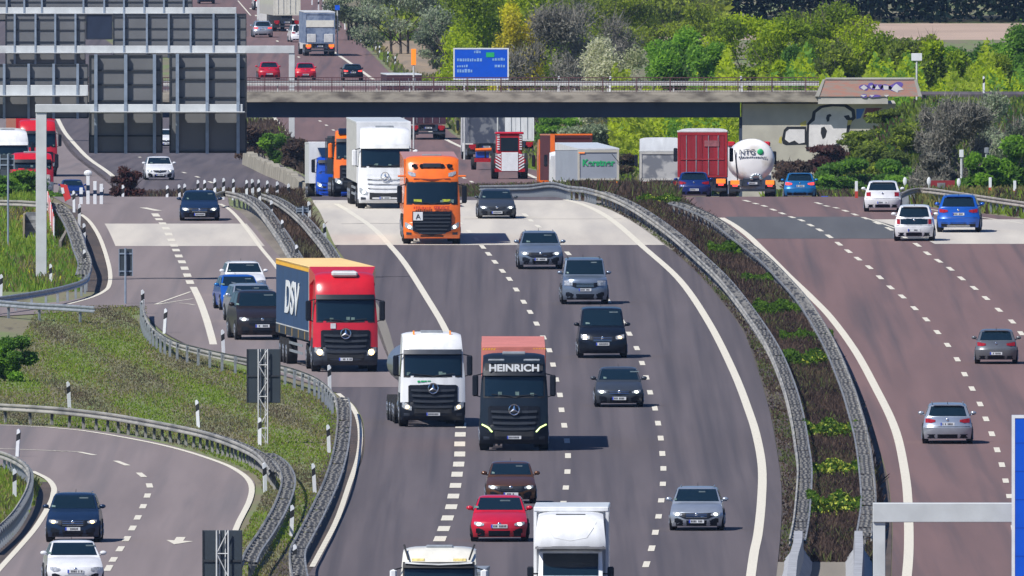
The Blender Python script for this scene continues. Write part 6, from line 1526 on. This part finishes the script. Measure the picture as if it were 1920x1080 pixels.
def tree(label, X, Y, w_, h, kind, name="tree", cat="tree", n=3800, leaf=.30, twigs=0, group="bushes and trees behind the bridge", low=.12, seed=None, base=None, tone=0, dpt=None, bark_=None, lobn=16):
    rng = np.random.default_rng(seed if seed else int(X*13+Y)); z0 = (G(Y)+bumpz(X, Y)) if base is None else base
    root = empty(name, (X, Y-OY, z0-.05), 0, label, cat, group); rd = random.Random(int(X*7+Y))
    tr = MB(); n_ = 2 if w_ > h else 1
    bm_ = bark_ or bark
    tips = []
    for s_ in range(3 if w_ > h*.8 else 1):
        bx = rd.uniform(-.25, .25)*w_*.6 if s_ else 0
        tr.tube((bx, 0, -.3), (bx*1.1, 0, h*.35), .035*h*.55, .02*h*.6, 8)
        for i in range(6):
            t = rd.uniform(.1, .35)*h; a = rd.uniform(0, 6.28); e = (bx+math.cos(a)*w_*.38, math.sin(a)*w_*.3, t+h*rd.uniform(.25, .55)); tr.tube((bx, 0, t), e, .014*h*.5, .004*h*.5, 6); tips.append(e)
    tr.build("trunk", bm_, root, recalc=False)
    lobes = []
    D_ = dpt or w_*.8
    for i in range(lobn):
        a = rd.uniform(0, 6.28); q = rd.random()**.5; zc = low+(.92-low)*rd.random()
        prof_ = math.sqrt(max(.12, 1-((zc-.42)/.62)**2)); r = rd.uniform(.16, .30)
        lobes.append((math.cos(a)*q*w_*.42*prof_, math.sin(a)*q*D_*.42*prof_, zc*h, r*w_*.75, r*D_*.75, r*h*.55))
    n = int(n*2.4); leaf = leaf*.60
    C, T = crown_pts(rng, lobes, n); ok = C[:, 2] > .05; C, T = C[ok], T[ok]
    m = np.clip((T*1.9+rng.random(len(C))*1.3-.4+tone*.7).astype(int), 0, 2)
    v = quads(C, leaf*(.6+.8*rng.random(len(C))), m, rng)
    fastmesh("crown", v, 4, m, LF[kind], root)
    if twigs:
        k = twigs; i = rng.integers(0, len(lobes), k); Lb = np.array(lobes)[i]
        p0 = Lb[:, :3]+rng.normal(size=(k, 3))*Lb[:, 3:]*.4; d = rng.normal(size=(k, 3))*.5+np.array([0, 0, .9]); d /= np.linalg.norm(d, axis=1)[:, None]
        ln = (.5+rng.random(k)*1.0)*h*.12; p1 = p0+d*ln[:, None]; sd_ = np.cross(d, rng.normal(size=(k, 3))); sd_ /= np.linalg.norm(sd_, axis=1)[:, None]
        v = np.stack([p0-sd_*.022, p0+sd_*.022, p1], 1).reshape(-1, 3); fastmesh("twigs", v, 3, np.zeros(k), [barkl if kind in ("grey", "greyg") else bark], root)
    return root
def T(label, px, py_top, wpx, Y, kind, hgt=None, **k):
    X = XX(px, Y); z0 = G(Y)+bumpz(X, Y); h = Z(py_top, Y)-z0
    if hgt: h = hgt
    if h < .6: print("LOWTREE", label, h); h = .8
    return tree(label, X, Y, wpx*Y/FPX*(1.22 if Y > 2200 else 1.05), h, kind, **k)
# behind the bridge, from left to right
T("pale olive scrub at the head of the far road", 735, -30, 90, 3200, "scrub", name="bush", cat="bush", twigs=600, n=3500)
T("grey-green scrub beside the row of far markers", 668, -40, 110, 3150, "greyg", name="bush", cat="bush", twigs=500, n=3000)
T("dull olive thicket left of the yellow tree", 765, -40, 170, 3060, "greyg", name="bush", cat="bush", twigs=1200, n=4500, tone=.2)
T("olive thicket behind the orange signal", 818, 20, 90, 2960, "greyg", name="bush", cat="bush", twigs=700, n=3500, tone=.3)
T("yellow-green tree left of the bright yellow one", 870, -45, 170, 2620, "limeol", n=6500)
T("tall olive-lime tree at the top edge left of centre", 905, -60, 160, 2680, "limeol", n=6000)
T("bright yellow blossoming tree above the blue sign", 962, 0, 105, 2540, "yellow", n=5500)
T("olive tree behind the yellow blossoming tree", 1010, -60, 150, 2700, "limeol", n=5500, tone=.4)
T("grey bare tree right of the yellow one", 1040, 20, 150, 2520, "grey", twigs=2500, n=3000, bark_=barkl)
T("brownish bare tree in the gap before the blossom bush", 1105, 10, 150, 2600, "grey", twigs=2500, n=2600, tone=.5, bark_=barkl)
T("olive-brown treetops at the top edge in the middle", 1120, -30, 220, 2800, "olive", n=6000, twigs=800, tone=.5)
T("olive tree at the top edge above the bright green bush", 1260, -40, 220, 2820, "olive", n=6000, twigs=900, tone=.2)
T("white blossoming bush on the left of the green row", 1150, 72, 120, 2330, "blossom", name="bush", cat="bush", n=5500, leaf=.24, low=.25)
T("small white blossoming bush at the foot of the bright green one", 1205, 95, 60, 2300, "blossom", name="bush", cat="bush", n=2200, leaf=.22, tone=.4)
T("vivid green bush right of the white blossoms", 1272, 44, 130, 2340, "bright", name="bush", cat="bush", n=6500)
T("green bush low in front of the vivid one", 1330, 82, 110, 2290, "bright", name="bush", cat="bush", n=4500, tone=.5)
T("lime-olive tree in the centre of the green row", 1400, 30, 170, 2400, "limeol", n=7000)
T("lime-olive tree right of centre in the green row", 1480, 38, 150, 2380, "limeol", n=6500, tone=.2)
T("grey-topped thicket above the brick parapet", 1550, 8, 190, 2450, "limeol", n=7500, twigs=1500, tone=.2)
T("deep green bush just above the bridge railing", 1500, 92, 80, 2270, "bright", name="bush", cat="bush", n=3500, tone=.9)
T("brown-green thicket above the left end of the parapet", 1565, 88, 110, 2260, "olive", name="bush", cat="bush", n=4500, twigs=800, tone=.4)
T("green bush above the parapet graffiti", 1640, 62, 120, 2300, "limeol", name="bush", cat="bush", n=5500, twigs=500)
T("green bush behind the small white sign", 1715, 66, 120, 2290, "olive", name="bush", cat="bush", n=5000, tone=-.3, twigs=400)
T("yellowish bush right of the small white sign", 1768, 82, 110, 2240, "limeol", name="bush", cat="bush", n=4500, tone=.4)
T("green bush in front of the ploughed field", 1822, 72, 120, 2280, "bright", name="bush", cat="bush", n=5000, tone=.5)
T("green bush at the right edge below the field", 1895, 50, 120, 2260, "bright", name="bush", cat="bush", n=5500, tone=.5)
T("low green bush between the field bushes", 1860, 84, 110, 2220, "olive", name="bush", cat="bush", n=3500)
T("lime bush over the far end of the railing", 1440, 108, 90, 2240, "limeol", name="bush", cat="bush", n=3500, tone=.3)
# seen under the bridge: the far verge slope
for (px, pt, wp, Y, kd, lab) in [(1050, 215, 110, 2420, "bright", "green bush under the bridge behind the orange lorry body"), (1120, 235, 120, 2330, "greyg", "grey-green bush under the bridge above the pale trailer"),
                                 (1190, 225, 120, 2350, "bright", "bright bush under the bridge right of the pale trailer"), (1215, 275, 90, 2200, "olive", "low olive bush under the bridge left of the grey tipper"),
                                 (1250, 215, 110, 2300, "limeol", "lime bush under the bridge above the grey tipper"), (1335, 215, 120, 2280, "limeol", "lime-olive bush under the bridge left of the pier"), (1010, 240, 70, 2500, "greyg", "grey scrub under the bridge beside the solid line"),
                                 (1165, 290, 80, 2170, "scrub", "olive scrub behind the pale trailer")]:
    T(lab, px, pt, wp, Y, kd, name="bush", cat="bush", n=3200, twigs=500, group="bushes seen under the bridge", low=.05, tone=.3)
# bank to the right of the abutment
for (px, pt, wp, Y, kd, n, tw, lab, tn) in [(1560, 272, 110, 2088, "maroon", 2600, 1600, "dark red bramble thicket against the abutment", 0), (1620, 242, 100, 2080, "olive", 3200, 600, "olive thicket below the graffiti", 1.0),
                                 (1490, 300, 90, 2070, "brown", 2600, 1200, "brown bramble heap right of the tanker", 0), (1680, 205, 120, 2086, "olive", 4500, 500, "olive bush at the top of the bank below the parapet", .9),
                                 (1650, 262, 130, 2050, "olive", 3600, 300, "dull green scrub on the middle of the bank", 1.1), (1600, 300, 130, 2030, "bright", 4200, 300, "green bush at the foot of the bank behind the azure crossover", 1.3),
                                 (1560, 330, 110, 1990, "bright", 3400, 200, "dark green bush behind the red and white post", 1.0), (1665, 300, 100, 2000, "bright", 3600, 0, "bright green bush left of the grey thicket", .5),
                                 (1715, 225, 110, 2060, "olive", 4200, 300, "olive-green bush above the grey thicket's left side", 0), (1690, 325, 110, 1960, "bright", 3400, 0, "green bush behind the white crossover", .8)]:
    T(lab, px, pt, wp, Y, kd, name="bush", cat="bush", n=n, twigs=tw, group="bushes on the bank beside the abutment", low=.05, tone=tn, dpt=4)
T("large grey leafless thicket at the right below the bridge road", 1800, 178, 150, 1930, "grey", n=6500, twigs=3500, tone=.4, bark_=barkl, leaf=.2)
T("grey-green thicket at the right edge below the bridge road", 1885, 180, 130, 1950, "greyg", n=6500, twigs=1800, leaf=.22, tone=.1)
T("pale grey thicket left of the masts", 1740, 195, 90, 1945, "grey", n=3600, twigs=1800, leaf=.2)
T("dense green bush at the right edge above the barrier", 1890, 262, 120, 1800, "bright", name="bush", cat="bush", n=6000, tone=.6)
T("dense green bush right of the red cabinet", 1835, 285, 80, 1780, "bright", name="bush", cat="bush", n=4200, tone=.5)
T("grey scrub between the masts and the red cabinet", 1760, 285, 90, 1800, "grey", name="bush", cat="bush", n=2600, twigs=1200)
# left side
T("dark green bush cut by the left edge", 18, 632, 84, Yof(716), "bright", name="bush", cat="bush", n=4500, leaf=.16, tone=.7, group="foreground bushes", low=.1)
for (px, pt, wp, Y, lab) in [(60, 322, 110, 1800, "long green hedge at the left, part in front of the white lorry"), (135, 330, 0, 0, "")]:
    if wp: T(lab, px, pt, wp, Y, "bright", name="hedge", cat="hedge", n=5000, tone=.7, low=.02, group="foreground bushes", hgt=None)
T("green hedge end cut by the left edge behind the pole sign", -10, 325, 90, 1795, "bright", name="hedge", cat="hedge", n=3500, tone=.6, low=.02, group="foreground bushes")
T("brown leafless shrub at the brow left of the white car", 238, 312, 60, 1700, "maroon", name="bush", cat="bush", n=900, twigs=1500, group="shrubs at the brow")
T("small green bush on the island left of the small blue lorry", 512, 250, 50, 2260, "bright", name="bush", cat="bush", n=1500, group="shrubs at the brow", tone=.5)
T("brown bramble on the island right of the small green bush", 560, 262, 60, 2230, "brown", name="bush", cat="bush", n=1800, twigs=600, group="shrubs at the brow")
T("brown scrub on the island under the third gantry's post", 485, 232, 60, 2330, "brown", name="bush", cat="bush", n=1500, twigs=500, group="shrubs at the brow")
rng = np.random.default_rng(8); N = 60000
X_ = rng.uniform(6.2, 38, N); Yf = rng.uniform(2170, 2235, N); top = 5.6+.9*np.sin(X_*1.1)+.7*np.sin(X_*2.7+2)+.4*np.sin(X_*6.1); top = np.where(X_ < 13, top-1.2, top)
z_ = rng.random(N)**.75*top*(1-.25*np.abs(Yf-2200)/35)
C = np.stack([X_, Yf-OY, G(2200)+1.2+z_], 1); zone = np.sin(X_*.9+1)+.6*np.sin(z_*1.5+X_*2)+rng.normal(size=N)*.5
mi = np.clip(np.floor(zone*.9+1.6), 0, 4).astype(int); o = fastmesh("thicket", quads(C, .26*(.6+.8*rng.random(N)), mi, rng), 4, mi, [LF["bright"][1], LF["limeol"][0], LF["olive"][0], LF["limeol"][1], LF["greyg"][1]]); tag(o, kind="stuff", label="mixed green thicket along the far side of the bridge road", cat="thicket")
# far wood behind the field
rng = np.random.default_rng(5); N = 60000
X_ = rng.uniform(-2, 60, N); Yf = rng.uniform(3250, 3290, N); hh = 16+3*np.sin(X_*.9)+2*np.sin(X_*2.3+1); z_ = rng.random(N)**.8*hh
C = np.stack([X_, Yf-OY, G(3250)+z_], 1); cl = (np.sin(X_*1.7)+np.sin(z_*1.3+X_)+rng.normal(size=N)*.6)
mi = np.clip((1.2-cl*.6).astype(int), 0, 2); o = fastmesh("far_wood", quads(C, .5*(.6+.8*rng.random(N)), mi, rng), 4, mi, LF["forest"]); tag(o, kind="stuff", label="dark far wood behind the ploughed field", cat="wood")
N = 14000; X_ = rng.uniform(-12, 20, N); Yf = rng.uniform(3150, 3230, N); z_ = rng.random(N)*9
C = np.stack([X_, Yf-OY, G(3220)+z_], 1); mi = rng.integers(0, 3, N); o = fastmesh("far_thicket", quads(C, .6*(.6+.8*rng.random(N)), mi, rng), 4, mi, LF["olive"]); tag(o, kind="stuff", label="olive thicket in front of the dark wood", cat="thicket")
# ---- ground cover made of blades
def cover(name, label, L, Rr, Y0, Y1, dens, h, kinds, wts, blade=.03, seed=1, lean=.35, zones=None, zz=0.0, cat="ground cover"):
    rng = np.random.default_rng(seed); ys = np.arange(Y0, Y1, 1.0); xs = []; yy = []
    for Y in ys:
        l = L(Y) if callable(L) else L; r = Rr(Y) if callable(Rr) else Rr
        if r <= l: continue
        k = rng.poisson((r-l)*dens); xs.append(rng.uniform(l, r, k)); yy.append(np.full(k, Y)+rng.random(k))
    if not xs: return
    X = np.concatenate(xs); Yv = np.concatenate(yy)
    ok = np.array([zones(a, b) for a, b in zip(X, Yv)]) if zones else np.ones(len(X), bool)
    X, Yv = X[ok], Yv[ok]
    n = len(X); z = np.interp(Yv, ST, CZ-np.array(SD))+zz
    if (Yv.max() > 1990): z = z+np.array([bumpz(a, b) for a, b in zip(X, Yv)])
    nz = np.sin(X*1.9+Yv*.11)+np.sin(X*.7-Yv*.053+2)+.5*np.sin(X*3.1+Yv*.21)+rng.normal(size=n)*.9
    q = np.argsort(np.argsort(nz))/n; cum = np.cumsum(np.array(wts)/sum(wts)); mi = np.searchsorted(cum, q); mi = np.clip(mi, 0, len(wts)-1)
    hh = h*(.45+.7*rng.random(n))*(1+.15*np.sin(X*2.3+Yv*.2)); a = rng.uniform(0, 6.28, n); wv = blade*(.6+.8*rng.random(n))
    lx = rng.normal(size=n)*lean*hh; ly = rng.normal(size=n)*lean*hh
    b0 = np.stack([X-np.cos(a)*wv, Yv-OY-np.sin(a)*wv, z-.03], 1); b1 = np.stack([X+np.cos(a)*wv, Yv-OY+np.sin(a)*wv, z-.03], 1)
    t0 = np.stack([X+lx-np.cos(a)*wv*.3, Yv-OY+ly, z+hh], 1); t1 = np.stack([X+lx+np.cos(a)*wv*.3, Yv-OY+ly, z+hh*.97], 1)
    o = fastmesh(name, np.stack([b0, b1, t1, t0], 1).reshape(-1, 3), 4, mi, kinds); tag(o, kind="stuff", label=label, cat=cat); return o
g_ = LF["grass"]; dg = LF["drygrass"]; sc_ = LF["scrub"]; br_ = LF["brown"]
def bladeleft(Y): return -20.0
cover("grass", "rough grass with green and brown patches between the loop ramp and the slip road", lambda Y: C_out(Y)+.25 if Y < Yof(799) else -20, lambda Y: (B_left(Y)-.6 if Y < Yof(592) else (XX(275, Y) if Y < Yof(576) else -30)), 1030, Yof(576), 30, .075, [g_[0], g_[1], dg[0], dg[1], sc_[1]], [3.2, 2.4, 1.8, 1.0, .35], blade=.04, seed=2)
cover("grass", "grass inside the loop ramp at the bottom left", -20, lambda Y: C_in(Y)-.5, 1040, Yof(880), 16, .22, [g_[0], g_[1], sc_[0]], [3, 1, 1], blade=.045, seed=3)
cover("grass", "tall green grass left of the slip road around the big gantry post", -24, lambda Y: min(B_left2(Y)-1.0, XX(150, Y)), Yof(548), 1660, 15, .4, [g_[0], LF["bright"][1], g_[1], dg[1], LF["yellow"][0]], [3, 2, 1.4, 1.0, .15], blade=.05, seed=4)
def medL(Y): return A_right(Y)+.75
cover("median_scrub", "dark brown dead scrub between the median barriers", lambda Y: A_right(Y)+1.0, lambda Y: D_left(Y)-.35, Yof(1056), 1720, 34, .30, [br_[0], br_[1], br_[2], sc_[0], sc_[1]], [2, 3, 3.5, 1.0, 1.8], blade=.035, seed=5, lean=.5)
cover("verge_grass", "low weeds between the white line and the left median barrier", lambda Y: A_right(Y)+.05, lambda Y: A_right(Y)+1.0, Yof(1056), 1640, 22, .10, [sc_[0], sc_[1], br_[1], dg[0]], [2, 2, 2, .5], blade=.05, seed=6)
cover("gore_scrub", "dark brown scrub in the gore between the two short barriers", lambda Y: B_right(Y)+1.0, lambda Y: A_left(Y)-.5, Yof(500), 1680, 26, .38, [br_[0], br_[1], br_[2], dg[1]], [1.5, 3, 3, .8], blade=.035, seed=7, lean=.5)
cover("brow_scrub", "brown and yellowish scrub on the brow between the two main roads", lambda Y: A_right(Y)+.3, lambda Y: D_left(Y)-.3, 1655, 1990, 12, .75, [br_[0], br_[1], sc_[0], sc_[1], dg[2]], [2, 3, 1, 1.5, .7], blade=.05, seed=8, lean=.4)
cover("far_grass", "green and tan verge right of the far road", lambda Y: D_right(Y)+.4, lambda Y: D_right(Y)+14, 2110, 3200, 2.6, .6, [g_[0], sc_[0], dg[0], dg[1], g_[1]], [2, 1.6, 1.6, 1, 1.5], blade=.16, seed=9, zones=lambda x, y, a_=Yof(150), b_=Yof(78): not (a_ < y < b_ and 1.2 < x-D_right(y) < 6.5))
cover("bank_grass", "green undergrowth over the bank beside the abutment", 15.5, 34, 1985, 2100, 12, .5, [g_[0], sc_[0], LF["olive"][1], LF["bright"][2], br_[0]], [2, 2, 2, 2, 1], blade=.12, seed=10, zones=lambda x, y: x > D_right(y)+.8 and not (x < XX(1660, 2100) and y > 2092))
cover("brow_grass", "dry grass and weeds behind the right barrier at the brow", lambda Y: D_right(Y)+.2, 40, 1560, 1985, 7, .5, [g_[1], sc_[0], br_[1], g_[0]], [2, 2, 2, 1], blade=.08, seed=12)
cover("island_scrub", "brown scrub on the island between the far roads", lambda Y: A_right(Y)+.3, lambda Y: D_left(Y)-.5, 2060, 2600, 9, .7, [br_[0], br_[1], sc_[1], g_[0]], [2, 2, 2, .6], blade=.09, seed=13)
cover("slip_verge", "brown scrub between the slip road brow and the far slip road", lambda Y: B_right(Y)+.2, lambda Y: A_left(Y)-.2, 1680, 2150, 8, .5, [br_[1], br_[0], dg[1]], [2, 1, 1], blade=.06, seed=14)
# low green and yellow shrubs planted across the median
def hedge(label, px0, px1, py, hpx, kind="shrub", seed=1, n=2200, leaf=.13, yellow=.25):
    Y = Yof(py); X0, X1 = XX(px0, Y), XX(px1, Y); h = hpx*Y/FPX; rng = np.random.default_rng(seed)
    root = empty("low_shrub", ((X0+X1)/2, Y-OY, G(Y)), 0, label, "shrub", "low shrubs planted across the median"); k = n
    cx = rng.uniform(X0, X1, 16); x = rng.choice(cx, k)+rng.normal(size=k)*.16; x = np.clip(x, X0, X1); hz = h*(.72+.4*np.sin(x*3.1+seed)**2)
    z = rng.random(k)**.6*hz; y = rng.normal(size=k)*1.6
    C = np.stack([x-(X0+X1)/2, y, z], 1); m = np.where(rng.random(k) < yellow*.6*(.5+np.sin(x*2+seed)), 3, rng.integers(0, 3, k))
    fastmesh("foliage", quads(C, leaf*(.6+.8*rng.random(k)), m, rng), 4, m, LF[kind]+[mat("flower_lime", (.32, .36, .03), .7, var=.3)], root)
    b = MB()
    for i in range(9): xx = (X0-X1)/2+(X1-X0)*(i+.5)/9; b.tube((xx, 0, -.05), (xx+rng.normal()*.1, 0, h*.7), .02, .008, 5)
    b.build("stems", bark, root, recalc=False)
for i, (a, b_, y, hp, l, yl) in enumerate([(1415, 1500, 592, 26, "green low shrub patch across the median, third from the top", .1), (1466, 1556, 688, 28, "green low shrub patch across the median below the brown gap", .25),
        (1508, 1604, 822, 30, "green and yellow low shrub patch midway down the median", .35), (1521, 1612, 895, 28, "low shrub patch with yellow ends, second from the bottom of the median", .5),
        (1516, 1614, 970, 42, "tallest green low shrub patch at the bottom of the median", .4), (1330, 1400, 478, 22, "faint green low shrub patch high in the median", .0),
        (1195, 1275, 385, 18, "lime green low shrub patch at the brow beside the concrete edge", .2), (1392, 1450, 530, 14, "dull low shrub patch in the upper median", .0), (1465, 1560, 640, 18, "dark low shrub patch between two bright patches", .0)]):
    hedge(l, a, b_, y, hp, seed=i+1, yellow=yl, n=2600 if hp > 20 else 1200)
